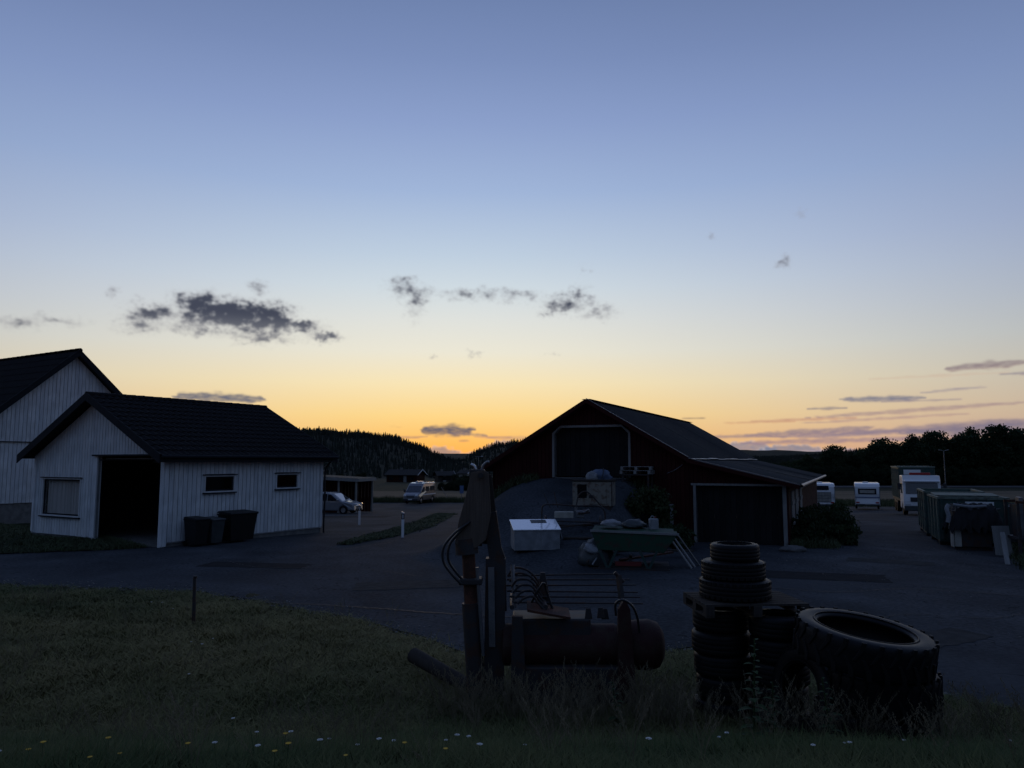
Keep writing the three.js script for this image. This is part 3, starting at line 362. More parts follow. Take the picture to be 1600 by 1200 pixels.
// ---------------------------------------------------------------- red barn with lean-to
{
  const t = thing('red_barn', 'dark red barn with grey sheet roof, earth ramp to its upper door and lean-to', 'barn', [9.86, 0, -27.8], Math.PI / 2 - BARN);
  // s runs along the front to the left from the lean-to corner; x goes back along the ridge
  const front = (s, y, w) => [-w, y, -s], pkS = 7.35, pkY = 5.5, kS = 3.3, kY = 3.16, eS = -0.62, eY = 2.24, lS = 11.75, lY = pkY - (11.75 - 7.35) * (pkY - kY) / (pkS - kS), len = 20;
  const top = (s) => (s < kS ? lerp(eY, kY, (s - eS) / (kS - eS)) : pkY - Math.abs(s - pkS) * (pkY - kY) / (pkS - kS)) - 0.06;
  const low = [-0.0, 3.12, 0, 2.17], up = [5.74, 8.9, 2.42, 4.46], baseY = (s) => { const x = 9.86 - Math.cos(BARN) * s, z = -27.8 - Math.sin(BARN) * s; return land(x, z) - 0.15; };
  const fw = sub('front_wall', t);
  obj('wall_panel', [slab([[-0.2, -0.2], [0, -0.2], [0, 2.17], [3.12, 2.17], [3.12, -0.2], [5.74, -0.2], [5.74, 4.46], [8.9, 4.46], [8.9, -0.2], [lS, -0.2], [lS, top(lS)], [pkS, top(pkS)], [kS, top(kS)], [-0.2, top(-0.2)]], front, -0.03, -0.14)], M.redBack, fw);
  boarding(fw, -0.2, lS, (s) => Math.max(0.02, baseY(s)), top, [low, [up[0], up[1], 0, up[3]]], 0.17, 0.016, M.red, front, 51);
  obj('sill_wall', slab([[5.74, 0.4], [8.9, 0.4], [8.9, 2.42], [5.74, 2.42]], front, -0.02, -0.2), M.concrete, t);
  obj('side_wall', [box(len, lY, 0.12, len / 2, lY / 2 - 0.1, -lS + 0.06), slab([[-0.2, -0.3], [lS, -0.3], [lS, top(lS)], [pkS, top(pkS)], [kS, top(kS)], [-0.2, top(-0.2)]], (s, y, w) => [len - w, y, -s], 0, -0.12)], M.red[1], t);
  // right-hand wall of the lean-to: boards, pale doors
  const sw = sub('side_wall', t), side = (s, y, w) => [s, y, 0.2 + w];
  obj('wall_panel', slab([[0, -0.4], [len, -1.4], [len, 2.15], [0, 2.15]], side, -0.03, -0.12), M.redBack, sw);
  boarding(sw, 0, len, (s) => -0.05 - 0.05 * s, () => 2.2, [], 0.2, 0.018, M.red, side, 52);
  for (const [a, b] of [[1.1, 2.3], [3.0, 4.4], [5.4, 6.6]]) { const d = sub('side_door', t); for (let i = 0; i < 5; i++) { const s0 = lerp(a, b, i / 5), s1 = lerp(a, b, (i + 1) / 5) - 0.012; obj('plank', slab([[s0, 0.0], [s1, 0.0], [s1, 1.95], [s0, 1.95]], side, 0.035, 0.004), M.greyTrim, d); } obj('ledge', [slab([[a, 0.35], [b, 0.35], [b, 0.5], [a, 0.5]], side, 0.06, 0.036), slab([[a, 1.45], [b, 1.45], [b, 1.6], [a, 1.6]], side, 0.06, 0.036)], M.greyTrim, d); }
  // doorways: near-black planks, the darkness inside the barn put into their colour
  for (const [h, name] of [[low, 'lower_doorway_shade'], [up, 'upper_doorway_shade']]) { const d = sub(name, t), n = Math.round((h[1] - h[0]) / 0.21); for (let i = 0; i < n; i++) { const s0 = lerp(h[0], h[1], i / n) + 0.004, s1 = lerp(h[0], h[1], (i + 1) / n) - 0.004; obj('plank', slab([[s0, h[2] + 0.04], [s1, h[2] + 0.04], [s1, h[3]], [s0, h[3]]], front, -0.2 - 0.006 * (i % 2), -0.24), M.doorwayShade[i % 3], d); } }
  obj('door_trim', [slab([[-0.14, 0.0], [0.0, 0.0], [0.0, 2.17], [-0.14, 2.17]], front, 0.05, -0.2)], M.greyTrim, t);
  obj('door_trim', [slab([[3.12, 0.0], [3.22, 0.0], [3.22, 2.17], [3.12, 2.17]], front, 0.05, -0.2)], M.greyTrim, t);
  obj('door_head', [slab([[-0.14, 2.17], [3.3, 2.17], [3.3, 2.25], [-0.14, 2.25]], front, 0.06, -0.2)], M.greyTrim, t);
  const [u0, u1, ub, ut] = up, c = 0.26;
  obj('door_trim', slab([[u0 - 0.09, ub], [u0, ub], [u0, ut - c], [u0 - 0.09, ut - c + 0.04]], front, 0.05, -0.2), M.greyTrim, t);
  obj('door_trim', slab([[u1, ub], [u1 + 0.09, ub], [u1 + 0.09, ut - c + 0.04], [u1, ut - c]], front, 0.05, -0.2), M.greyTrim, t);
  obj('door_head', [slab([[u0 + c, ut], [u1 - c, ut], [u1 - c - 0.02, ut + 0.09], [u0 + c + 0.02, ut + 0.09]], front, 0.05, -0.2), slab([[u0, ut - c], [u0 + c, ut], [u0 + c + 0.02, ut + 0.09], [u0 - 0.09, ut - c + 0.04]], front, 0.054, -0.2), slab([[u1 - c, ut], [u1, ut - c], [u1 + 0.09, ut - c + 0.04], [u1 - c - 0.02, ut + 0.09]], front, 0.054, -0.2)], M.greyTrim, t);
  obj('corner_board', [box(0.03, 2.2, 0.13, -0.02, 1.1, 0.13)], M.red[0], t);
  obj('door_post', [box(0.1, 1.4, 0.1, -0.3, 0.7, -4.0), box(0.22, 0.05, 0.16, -0.3, 1.42, -4.02)], M.greyTrim, t);
  // roofs of trapezoid steel, sheet by sheet
  const roof = sub('roof', t), xa = -0.42, xb = len + 0.3, N = 20;
  for (let i = 0; i < N; i++) {
    const a = lerp(xa, xb, i / N), b = lerp(xa, xb, (i + 1) / N) + 0.02, dy = 0.004 * (i % 2);
    obj('roof_sheet', flat(waveSheet(a, b, kY + 0.02 + dy, -kS + 0.06, pkY + 0.06 + dy, -pkS, 0.2, 0.018, 0.012)), M.steelRoof, roof);
    obj('roof_sheet', flat(waveSheet(a, b, lY - 0.25 + dy, -lS - 0.45, pkY + 0.06 + dy, -pkS, 0.2, 0.018, 0.012)), M.steelRoof, roof);
    obj('lean_to_sheet', flat(waveSheet(a, b, eY - 0.02 + dy + 0.02 * Math.sin(i), -eS, kY + dy, -kS - 0.15, 0.2, 0.018, 0.012)), M.steelRoof2, roof);
  }
  obj('roof_deck', [hexa([[xa + 0.05, kY - 0.1, -kS + 0.02], [xb, kY - 0.1, -kS + 0.02], [xb, pkY - 0.06, -pkS], [xa + 0.05, pkY - 0.06, -pkS], [xa + 0.05, kY - 0.02, -kS + 0.02], [xb, kY - 0.02, -kS + 0.02], [xb, pkY + 0.02, -pkS], [xa + 0.05, pkY + 0.02, -pkS]]), hexa([[xa + 0.05, pkY - 0.06, -pkS], [xb, pkY - 0.06, -pkS], [xb, lY - 0.32, -lS - 0.4], [xa + 0.05, lY - 0.32, -lS - 0.4], [xa + 0.05, pkY + 0.02, -pkS], [xb, pkY + 0.02, -pkS], [xb, lY - 0.26, -lS - 0.4], [xa + 0.05, lY - 0.26, -lS - 0.4]]), hexa([[xa + 0.05, eY - 0.12, -eS - 0.05], [xb, eY - 0.12, -eS - 0.05], [xb, kY - 0.1, -kS - 0.1], [xa + 0.05, kY - 0.1, -kS - 0.1], [xa + 0.05, eY - 0.06, -eS - 0.05], [xb, eY - 0.06, -eS - 0.05], [xb, kY - 0.05, -kS - 0.1], [xa + 0.05, kY - 0.05, -kS - 0.1]])], M.oldWood, roof);
  obj('ridge_cap', [bar([xa, pkY + 0.085, -pkS + 0.07], [xb, pkY + 0.085, -pkS + 0.07], 0.18, 0.012), bar([xa, pkY + 0.085, -pkS - 0.1], [xb, pkY + 0.085, -pkS - 0.1], 0.18, 0.012)], M.steelRoof, roof);
  for (let i = 0; i < 10; i++) obj('flashing', box(2.05, 0.012, 0.3, xa + 1.0 + i * 2.06, kY + 0.05 + 0.008 * (i % 3), -kS - 0.02, 0.3 + 0.05 * (i % 2), 0, 0), M.galv, roof);
  obj('verge_board', [bar([xa - 0.02, kY - 0.02, -kS], [xa - 0.02, pkY + 0.02, -pkS], 0.03, 0.16), bar([xa - 0.022, pkY + 0.02, -pkS], [xa - 0.022, lY - 0.28, -lS - 0.45], 0.03, 0.16)], M.red[0], roof);
  obj('verge_board', [bar([xa - 0.018, eY - 0.08, -eS], [xa - 0.018, kY - 0.06, -kS - 0.02], 0.03, 0.14)], M.red[0], roof);
  obj('verge_trim', [bar([xa - 0.03, kY + 0.09, -kS], [xa - 0.03, pkY + 0.12, -pkS], 0.05, 0.018), bar([xa - 0.03, eY + 0.03, -eS], [xa - 0.03, kY + 0.05, -kS], 0.05, 0.018)], M.galv, roof);
  obj('gutter', xf(new THREE.CylinderGeometry(0.07, 0.07, xb - xa, 10, 1, true, 0, Math.PI), (xa + xb) / 2, eY - 0.04, -eS + 0.06, Math.PI / 2, 0, Math.PI / 2), M.galv, roof);
  for (let i = 0; i < 12; i++) obj('rafter_end', bar([0.3 + i * 1.7, eY - 0.12, -eS - 0.02], [0.3 + i * 1.7, eY + 0.05, 0.1], 0.06, 0.1), M.oldWood, roof);
  obj('wall_cable', tube([front(4.2, 2.62, 0.04), front(3.9, 2.75, 0.04), front(3.6, 2.95, 0.05)], 0.012), M.galv, t);
}

// ---------------------------------------------------------------- vehicles, far side of the yard
function wheel(parent, x, y, z, r, w) { // axle along z
  const g = sub('wheel', parent); g.position.set(x, y, z);
  obj('tyre', lathe([[r * 0.62, -w / 2], [r * 0.93, -w / 2], [r, -w * 0.32], [r, w * 0.32], [r * 0.93, w / 2], [r * 0.62, w / 2]], 20).rotateX(Math.PI / 2), M.rubber, g);
  obj('rim', [lathe([[0.0, w * 0.3], [r * 0.2, w * 0.34], [r * 0.25, w * 0.28], [r * 0.55, w * 0.3], [r * 0.64, w * 0.42], [r * 0.64, -w * 0.4], [0, -w * 0.4]], 18).rotateX(Math.PI / 2)], M.hub, g);
}
const at = (x, z, dy = 0) => [x, land(x, z) + 0.025 + dy, z];
{ // silver people carrier, nose to the right
  const t = thing('silver_car', 'silver people carrier parked nose out beside the small open shed', 'car', at(-11.75, -58.6), R(-14));
  const prof = [[0, 0.3], [-0.05, 0.62], [-0.12, 0.78], [-0.5, 0.9], [-1.0, 0.99], [-1.85, 1.52], [-2.3, 1.62], [-3.3, 1.64], [-4.0, 1.52], [-4.32, 1.05], [-4.4, 0.62], [-4.36, 0.32], [-3.95, 0.26], [-3.88, 0.5], [-3.6, 0.66], [-3.3, 0.5], [-3.23, 0.24], [-1.24, 0.24], [-1.17, 0.5], [-0.88, 0.67], [-0.6, 0.5], [-0.52, 0.26]];
  const g = extrude(prof.slice().reverse(), 1.74, 0.09), p = g.attributes.position; for (let i = 0; i < p.count; i++) { const y = p.getY(i), x = p.getX(i), k = 1 - 0.16 * ss(0.95, 1.62, y) - 0.12 * ss(-0.7, 0, x); p.setZ(i, p.getZ(i) * k); } g.computeVertexNormals();
  obj('body', g, M.silver, t);
  const zz = 0.815, sideGlass = (pts, s) => { const h = extrude(pts, 0.03, 0.008, 0), q = h.attributes.position; for (let i = 0; i < q.count; i++) q.setZ(i, s * (0.875 * (1 - 0.16 * ss(0.95, 1.62, q.getY(i))) + 0.004) + q.getZ(i)); h.computeVertexNormals(); return h; };
  for (const s of [1, -1]) { obj('side_window', sideGlass([[-1.35, 1.0], [-2.2, 1.0], [-2.2, 1.5], [-1.95, 1.46]], s), M.carGlass, t); obj('side_window', sideGlass([[-2.28, 1.0], [-3.2, 1.0], [-3.2, 1.53], [-2.28, 1.52]], s), M.carGlass, t); obj('side_window', sideGlass([[-3.28, 1.02], [-4.05, 1.05], [-3.9, 1.4], [-3.28, 1.5]], s), M.carGlass, t); }
  obj('windscreen', hexa([[-1.07, 1.04, 0.68], [-1.07, 1.04, -0.68], [-1.12, 1.0, -0.68], [-1.12, 1.0, 0.68], [-1.82, 1.53, 0.58], [-1.82, 1.53, -0.58], [-1.86, 1.5, -0.58], [-1.86, 1.5, 0.58]]), M.carGlass, t);
  for (const s of [1, -1]) { wheel(t, -0.88, 0.32, s * 0.78, 0.32, 0.2); wheel(t, -3.6, 0.32, s * 0.78, 0.32, 0.2); const hl = obj('headlight', rbox(0.26, 0.14, 0.34, 0.05, -0.1, 0.72, s * 0.54, 0, s * -0.35, 0.5), M.lens, t); const mi = obj('mirror', rbox(0.12, 0.14, 0.2, 0.04, -1.35, 1.06, s * 0.92), M.silver, t); obj('door_handle', box(0.18, 0.03, 0.03, -2.1, 0.88, s * 0.875), M.silver, t); }
  obj('grille', [rbox(0.05, 0.1, 0.7, 0.02, 0.0, 0.56, 0), rbox(0.05, 0.12, 1.0, 0.02, 0.02, 0.36, 0)], M.plastic, t); obj('number_plate', rbox(0.02, 0.11, 0.5, 0.005, 0.06, 0.46, 0), M.plate, t);
}
{ // motorhome van
  const t = thing('camper_van', 'grey high-roofed camper van parked by the field edge', 'van', at(-12.2, -91.6), R(-105));
  const prof = [[0, 0.4], [-0.02, 0.85], [-0.2, 1.12], [-0.75, 1.35], [-1.55, 2.12], [-1.95, 2.42], [-2.6, 2.52], [-5.8, 2.5], [-5.95, 2.3], [-6.0, 0.45], [-5.2, 0.4], [-5.1, 0.68], [-4.75, 0.8], [-4.4, 0.68], [-4.3, 0.38], [-1.5, 0.38], [-1.4, 0.68], [-1.05, 0.8], [-0.7, 0.68], [-0.6, 0.38]];
  const g = extrude(prof.slice().reverse(), 2.05, 0.1), p = g.attributes.position; for (let i = 0; i < p.count; i++) p.setZ(i, p.getZ(i) * (1 - 0.09 * ss(1.2, 2.5, p.getY(i)) - 0.1 * ss(-0.7, 0, p.getX(i)))); g.computeVertexNormals(); obj('body', g, M.vanGrey, t);
  obj('windscreen', hexa([[-0.8, 1.44, 0.86], [-0.8, 1.44, -0.86], [-0.86, 1.4, -0.86], [-0.86, 1.4, 0.86], [-1.5, 2.13, 0.78], [-1.5, 2.13, -0.78], [-1.56, 2.1, -0.78], [-1.56, 2.1, 0.78]]), M.carGlass, t);
  for (const s of [1, -1]) { const z = s * 0.985; wheel(t, -1.05, 0.36, s * 0.88, 0.36, 0.22); wheel(t, -4.75, 0.36, s * 0.88, 0.36, 0.22);
    for (const pts of [[[-1.2, 1.4], [-2.1, 1.4], [-2.1, 2.02], [-1.75, 2.0]], [[-2.5, 1.45], [-3.6, 1.45], [-3.6, 2.05], [-2.5, 2.05]], [[-4.0, 1.45], [-5.5, 1.45], [-5.5, 2.05], [-4.0, 2.05]]]) obj('side_window', extrude(pts, 0.04, 0.01, z), M.carGlass, t);
    obj('headlight', rbox(0.3, 0.28, 0.3, 0.05, -0.14, 1.0, s * 0.74, 0, 0, 0.5), M.lens, t); obj('mirror', [rbox(0.12, 0.34, 0.22, 0.04, -1.0, 1.55, s * 1.18), bar([-1.05, 1.45, s * 0.95], [-1.0, 1.45, s * 1.12], 0.04, 0.04)], M.plastic, t); obj('side_stripe', extrude([[-1.6, 1.0], [-5.8, 1.0], [-5.8, 1.12], [-1.6, 1.12]], 0.02, 0.004, s * 1.022), M.paintWhite, t); }
  obj('grille', rbox(0.06, 0.2, 1.0, 0.03, -0.02, 0.86, 0), M.plastic, t); obj('bumper', rbox(0.2, 0.3, 1.86, 0.08, 0.0, 0.5, 0), M.plastic, t); obj('number_plate', rbox(0.02, 0.11, 0.5, 0.005, 0.11, 0.55, 0), M.plate, t);
  obj('roof_vent', rbox(0.8, 0.14, 0.8, 0.05, -3.0, 2.58, 0), M.paintWhite, t); obj('roof_vent', rbox(0.5, 0.1, 0.5, 0.04, -4.8, 2.55, 0.1), M.plastic, t);
}
function caravan(name, label, pos, turn) {
  const t = thing(name, label, 'caravan', pos, turn, 'touring caravans parked by the stubble field');
  const prof = [[0, 0.5], [-0.06, 1.1], [0.04, 1.55], [0.02, 2.2], [-0.15, 2.48], [-0.6, 2.56], [-4.2, 2.56], [-4.6, 2.35], [-4.75, 1.4], [-4.6, 0.6], [-4.3, 0.45], [-2.75, 0.45], [-2.7, 0.72], [-2.0, 0.72], [-1.95, 0.45], [-0.2, 0.42]];
  obj('body', extrude(prof.slice().reverse(), 2.2, 0.06), M.paintWhite, t);
  wheel(t, -2.35, 0.32, 0.98, 0.32, 0.18); wheel(t, -2.35, 0.32, -0.98, 0.32, 0.18);
  obj('drawbar', [bar([-4.5, 0.45, 0.5], [-5.8, 0.45, 0], 0.07, 0.09), bar([-4.5, 0.45, -0.5], [-5.8, 0.45, 0], 0.07, 0.09), rod([-5.7, 0.0, 0], [-5.7, 0.6, 0], 0.035)], M.galv, t);
  obj('side_window', extrude([[-0.6, 1.4], [-1.5, 1.4], [-1.5, 1.95], [-0.6, 1.95]], 0.03, 0.008, 1.105), M.carGlass, t); obj('side_window', extrude([[-0.6, 1.4], [-1.5, 1.4], [-1.5, 1.95], [-0.6, 1.95]], 0.03, 0.008, -1.105), M.carGlass, t);
  for (const s of [1, -1]) { obj('tail_lamp', rbox(0.04, 0.12, 0.3, 0.015, 0.03, 0.72, s * 0.85), M.redLamp, t); obj('corner_moulding', box(0.03, 1.7, 0.05, 0.055, 1.4, s * 1.08), M.galv, t); obj('grab_handle', tube([[0.0, 0.95, s * 0.98], [0.09, 1.0, s * 0.98], [0.09, 1.2, s * 0.98], [0.0, 1.25, s * 0.98]], 0.015), M.galv, t); }
  obj('bumper', rbox(0.12, 0.16, 2.1, 0.04, 0.02, 0.5, 0), M.greyPlastic, t); obj('roof_vent', rbox(0.5, 0.12, 0.5, 0.04, -1.8, 2.6, 0.1), M.paintWhite, t);
  obj('number_plate', rbox(0.02, 0.11, 0.5, 0.005, 0.1, 0.62, 0), M.plate, t);
  return t;
}
{
  const a = caravan('caravan', 'white caravan with slatted carrier on its rear and dark top window', at(29.9, -73.4), R(-107));
  obj('rear_window', rbox(0.04, 0.42, 1.35, 0.015, 0.045, 2.12, 0.12), M.carGlass, a);
  const rack = sub('bike_carrier', a); for (let i = 0; i < 4; i++) obj('rail', box(0.03, 0.03, 1.4, 0.14, 0.85 + i * 0.28, -0.05), M.galv, rack); for (let i = 0; i < 6; i++) obj('upright', box(0.028, 0.95, 0.03, 0.165, 1.27, -0.72 + i * 0.27), M.galv, rack); obj('backing', box(0.02, 0.9, 1.35, 0.1, 1.27, -0.05), M.cream, rack);
  const b = caravan('caravan', 'white caravan with one wide rear window and clean flat back', at(34.1, -73.2), R(-114));
  obj('rear_window', rbox(0.04, 0.55, 1.6, 0.02, 0.045, 1.78, 0), M.carGlass, b); obj('window_blind', rbox(0.02, 0.3, 1.3, 0.01, 0.06, 1.76, 0), M.cream, b);
  obj('body_stripe', box(0.02, 0.07, 2.1, 0.01, 1.22, 0), M.bluePaint, b);
}
{ // lorry with a green container on its bed
  const t = thing('lorry', 'white lorry carrying a tall green container, parked behind the green skips', 'lorry', at(28.3, -52.6), R(-111));
  const cab = extrude([[0, 0.45], [0.04, 1.0], [0, 1.35], [-0.18, 2.35], [-0.35, 2.75], [-1.9, 2.75], [-1.9, 0.45], [-1.25, 0.45], [-1.15, 0.8], [-0.45, 0.8], [-0.35, 0.45]].reverse(), 2.35, 0.07); obj('cab', cab, M.paintWhite, t);
  obj('windscreen', hexa([[0.03, 1.5, 1.02], [0.03, 1.5, -1.02], [-0.03, 1.48, -1.02], [-0.03, 1.48, 1.02], [-0.12, 2.22, 0.98], [-0.12, 2.22, -0.98], [-0.2, 2.2, -0.98], [-0.2, 2.2, 0.98]]), M.carGlass, t);
  obj('sun_visor', rbox(0.3, 0.1, 2.2, 0.04, 0.0, 2.38, 0, 0, 0, -0.3), M.paintWhite, t); obj('roof_light_bar', rbox(0.25, 0.16, 1.3, 0.04, -0.8, 2.86, 0), M.redLamp, t);
  for (const s of [1, -1]) { obj('side_window', extrude([[-0.35, 1.5], [-1.3, 1.5], [-1.3, 2.2], [-0.5, 2.2]], 0.03, 0.008, s * 1.18), M.carGlass, t); wheel(t, -0.8, 0.45, s * 1.0, 0.45, 0.28); wheel(t, -4.4, 0.45, s * 1.0, 0.45, 0.3); wheel(t, -5.5, 0.45, s * 1.0, 0.45, 0.3); obj('headlight', rbox(0.05, 0.22, 0.36, 0.02, 0.06, 0.72, s * 0.9), M.lens, t); obj('mirror', [rbox(0.1, 0.45, 0.2, 0.03, -0.1, 2.0, s * 1.42), bar([-0.15, 2.15, s * 1.15], [-0.1, 2.15, s * 1.36], 0.03, 0.03)], M.plastic, t); }
  obj('grille', [rbox(0.05, 0.3, 1.5, 0.02, 0.06, 1.1, 0), rbox(0.04, 0.05, 1.5, 0.02, 0.09, 1.1, 0)], M.plastic, t); obj('bumper', rbox(0.2, 0.35, 2.3, 0.06, 0.04, 0.5, 0), M.greyPlastic, t);
  obj('chassis', [box(5.2, 0.2, 0.3, -4.3, 0.75, 0.45), box(5.2, 0.2, 0.3, -4.3, 0.75, -0.45), box(5.0, 0.1, 2.3, -4.4, 0.95, 0)], M.iron, t);
  const c = sub('container', t); obj('container_box', box(4.6, 2.25, 2.3, -4.5, 2.15, 0.02), M.green, c);
  for (let i = 0; i < 9; i++) for (const s of [1, -1]) obj('rib', box(0.08, 2.1, 0.06, -6.6 + i * 0.53, 2.15, 0.02 + s * 1.17), M.paleGreen, c);
  obj('top_rail', [box(4.7, 0.1, 2.42, -4.5, 3.32, 0.02)], M.paleGreen, c); obj('front_label', box(0.02, 0.35, 1.1, -2.185, 2.95, 0.3), M.plate, c);
}
// ---------------------------------------------------------------- skips, bins and scrap on the right
function skip(name, label, pos, turn, w, h, d, mat, mat2, group) {
  const t = thing(name, label, 'skip', pos, turn, group);
  obj('shell', [box(w, 0.08, d, 0, 0.18, 0), box(w, h - 0.2, 0.06, 0, 0.2 + (h - 0.2) / 2, d / 2 - 0.03), box(w, h - 0.2, 0.06, 0, 0.2 + (h - 0.2) / 2, -d / 2 + 0.03), box(0.06, h - 0.2, d - 0.13, -w / 2 + 0.03, 0.2 + (h - 0.2) / 2, 0), box(0.06, h - 0.2, d - 0.13, w / 2 - 0.03, 0.2 + (h - 0.2) / 2, 0)], mat, t);
  obj('rim', [box(w + 0.1, 0.08, 0.1, 0, h, d / 2), box(w + 0.1, 0.08, 0.1, 0, h, -d / 2), box(0.1, 0.078, d - 0.1, -w / 2, h, 0), box(0.1, 0.078, d - 0.1, w / 2, h, 0)], mat2, t);
  for (let i = 0; i < 5; i++) { const x = lerp(-w / 2 + 0.1, w / 2 - 0.1, i / 4); obj('rib', box(0.07, h - 0.25, 0.05, x, 0.2 + (h - 0.2) / 2, d / 2 + 0.024), mat, t); }
  for (let i = 0; i < 4; i++) { const z = lerp(-d / 2 + 0.1, d / 2 - 0.1, i / 3); obj('rib', box(0.05, h - 0.25, 0.07, -w / 2 - 0.024, 0.2 + (h - 0.2) / 2, z), mat2, t); }
  obj('runner', [box(w, 0.14, 0.12, 0, 0.07, d / 2 - 0.25)], M.iron, t); obj('runner', [box(w, 0.14, 0.12, 0, 0.07, -d / 2 + 0.25)], M.iron, t);
  return t;
}
{
  const g = 'green metal skips on the right of the yard';
  const a = skip('green_skip', 'long green skip with pale rim standing behind the nearer skip', at(18.9, -33.0), R(-24), 2.1, 1.86, 3.4, M.green2, M.paleGreen, g); obj('label_plate', rbox(0.7, 0.22, 0.02, 0.005, 0.2, 1.62, 1.76), M.plate, a);
  const b = skip('green_skip', 'green skip with pale left side and lid, nearest the barrows and black tarpaulin', at(17.2, -28.9), R(-22), 2.2, 1.72, 2.6, M.green, M.paleGreen, g); obj('label_plate', rbox(0.9, 0.2, 0.02, 0.005, 0.2, 1.5, 1.36), M.plate, b);
  obj('lid', [box(2.1, 0.05, 1.2, 0, 1.78, -0.5, 0.05, 0, 0)], M.paleGreen, b);
  // small tipper bin draped with a black tarpaulin
  const t = thing('tipper_bin', 'black tarpaulin draped over a pale tipping bin before the green skip', 'bin', at(16.1, -26.9), R(-20));
  obj('bin_body', extrude([[-0.55, 0.12], [0.5, 0.12], [0.62, 1.25], [-0.62, 1.35]], 1.1, 0.02), M.iron, t); obj('side_panel', [box(0.03, 0.8, 0.5, -0.63, 0.5, 0.3)], M.cream, t); obj('end_panel', [box(0.2, 0.7, 0.03, -0.5, 0.48, 0.57)], M.cream, t);
  const N = 28, tg = sheet(range(-1, 1, N), range(-1, 1, N), (u, v) => { const e = Math.max(Math.abs(u), Math.abs(v)), drop = Math.max(0, e - 0.72) * 3.3, x = u * 0.82 + 0.1, z = v * 0.78; return [x + 0.07 * n2(u * 4, v * 4 + 3) * (0.3 + drop), 1.48 + 0.14 * n2(u * 2.2 + 5, v * 2.2) - Math.min(drop * (0.85 + 0.25 * n2(u * 5, v * 5)), 0.95), z + 0.07 * n2(u * 4 + 9, v * 4) * (0.3 + drop)]; });
  obj('tarpaulin', tg, std(0.007, 0.007, 0.008, 0.7, { side: THREE.DoubleSide }), t);
  obj('rolled_sheet', [tube([[-0.72, 1.55, 0.55], [-0.8, 1.42, 0.6], [-0.76, 1.15, 0.66], [-0.8, 0.95, 0.66]], 0.075, 20, 8), tube([[-0.6, 1.56, 0.58], [-0.1, 1.5, 0.64], [0.4, 1.53, 0.6]], 0.05, 16, 7)], M.paleTarp, t);
  obj('skid', [bar([-0.55, 0.06, 0.4], [0.55, 0.06, 0.4], 0.1, 0.12), bar([-0.55, 0.06, -0.4], [0.55, 0.06, -0.4], 0.1, 0.12)], M.iron, t);
  const d = thing('wire_rope_boom', 'thin pale pole resting across from the tarpaulin to the scrap rack', 'pole', at(18.6, -27.5)); obj('pole', rod([-1.3, 1.35, 0.2], [0.9, 1.62, -0.9], 0.025), M.galv, d); obj('end_ring', xf(new THREE.TorusGeometry(0.06, 0.014, 6, 14), 0.93, 1.63, -0.92), M.galv, d);
  const e = skip('grey_green_tank', 'grey green open tank standing between the skip and the scrap rack', at(18.8, -28.2), R(-28), 1.1, 1.45, 1.1, M.greyPlastic, M.greyPlastic);
  // scrap rack at the edge
  const k = thing('scrap_rack', 'dark steel rack crammed with upright scrap at the yard edge', 'rack', at(17.1, -24.6), R(-14));
  for (const [x, z] of [[-0.9, 0.5], [0.9, 0.5], [-0.9, -0.5], [0.9, -0.5]]) obj('post', box(0.08, 1.8, 0.08, x, 0.9, z), M.iron, k);
  obj('shelf', box(1.9, 0.07, 1.1, 0, 0.62, 0), M.iron, k); obj('top_rail', [box(1.9, 0.08, 0.08, 0, 1.76, 0.5)], M.rust, k); obj('top_rail', [box(1.9, 0.08, 0.08, 0, 1.76, -0.5)], M.rust, k);
  const r = rng(77); for (let i = 0; i < 12; i++) { const x = -0.8 + i * 0.145, h = 0.8 + 0.5 * r(); obj('scrap_sheet', box(0.05 + 0.08 * r(), h, 0.25 + 0.5 * r(), x, 0.66 + h / 2, 0.1 * (r() - 0.5), 0.06 * (r() - 0.5), 0, 0.12 * (r() - 0.5)), [M.iron, M.galv, M.black, M.greyPlastic][i % 4], k); }
  const w = tag(obj('leaning_board', [bar([0, 0.0, 0], [0.22, 0.9, -0.5], 0.13, 0.04)], M.greyTrim), 'pale narrow board leaning against the front of the scrap rack', 'board'); w.position.set(...at(14.75, -22.9)); 
  const w2 = tag(obj('propped_sheet', [box(0.5, 0.95, 0.05, 0, 0.47, 0, -0.15, -0.2, 0)], M.greyTrim), 'grey flat sheet propped upright beside the scrap rack', 'sheet'); w2.position.set(...at(16.1, -25.2));
}
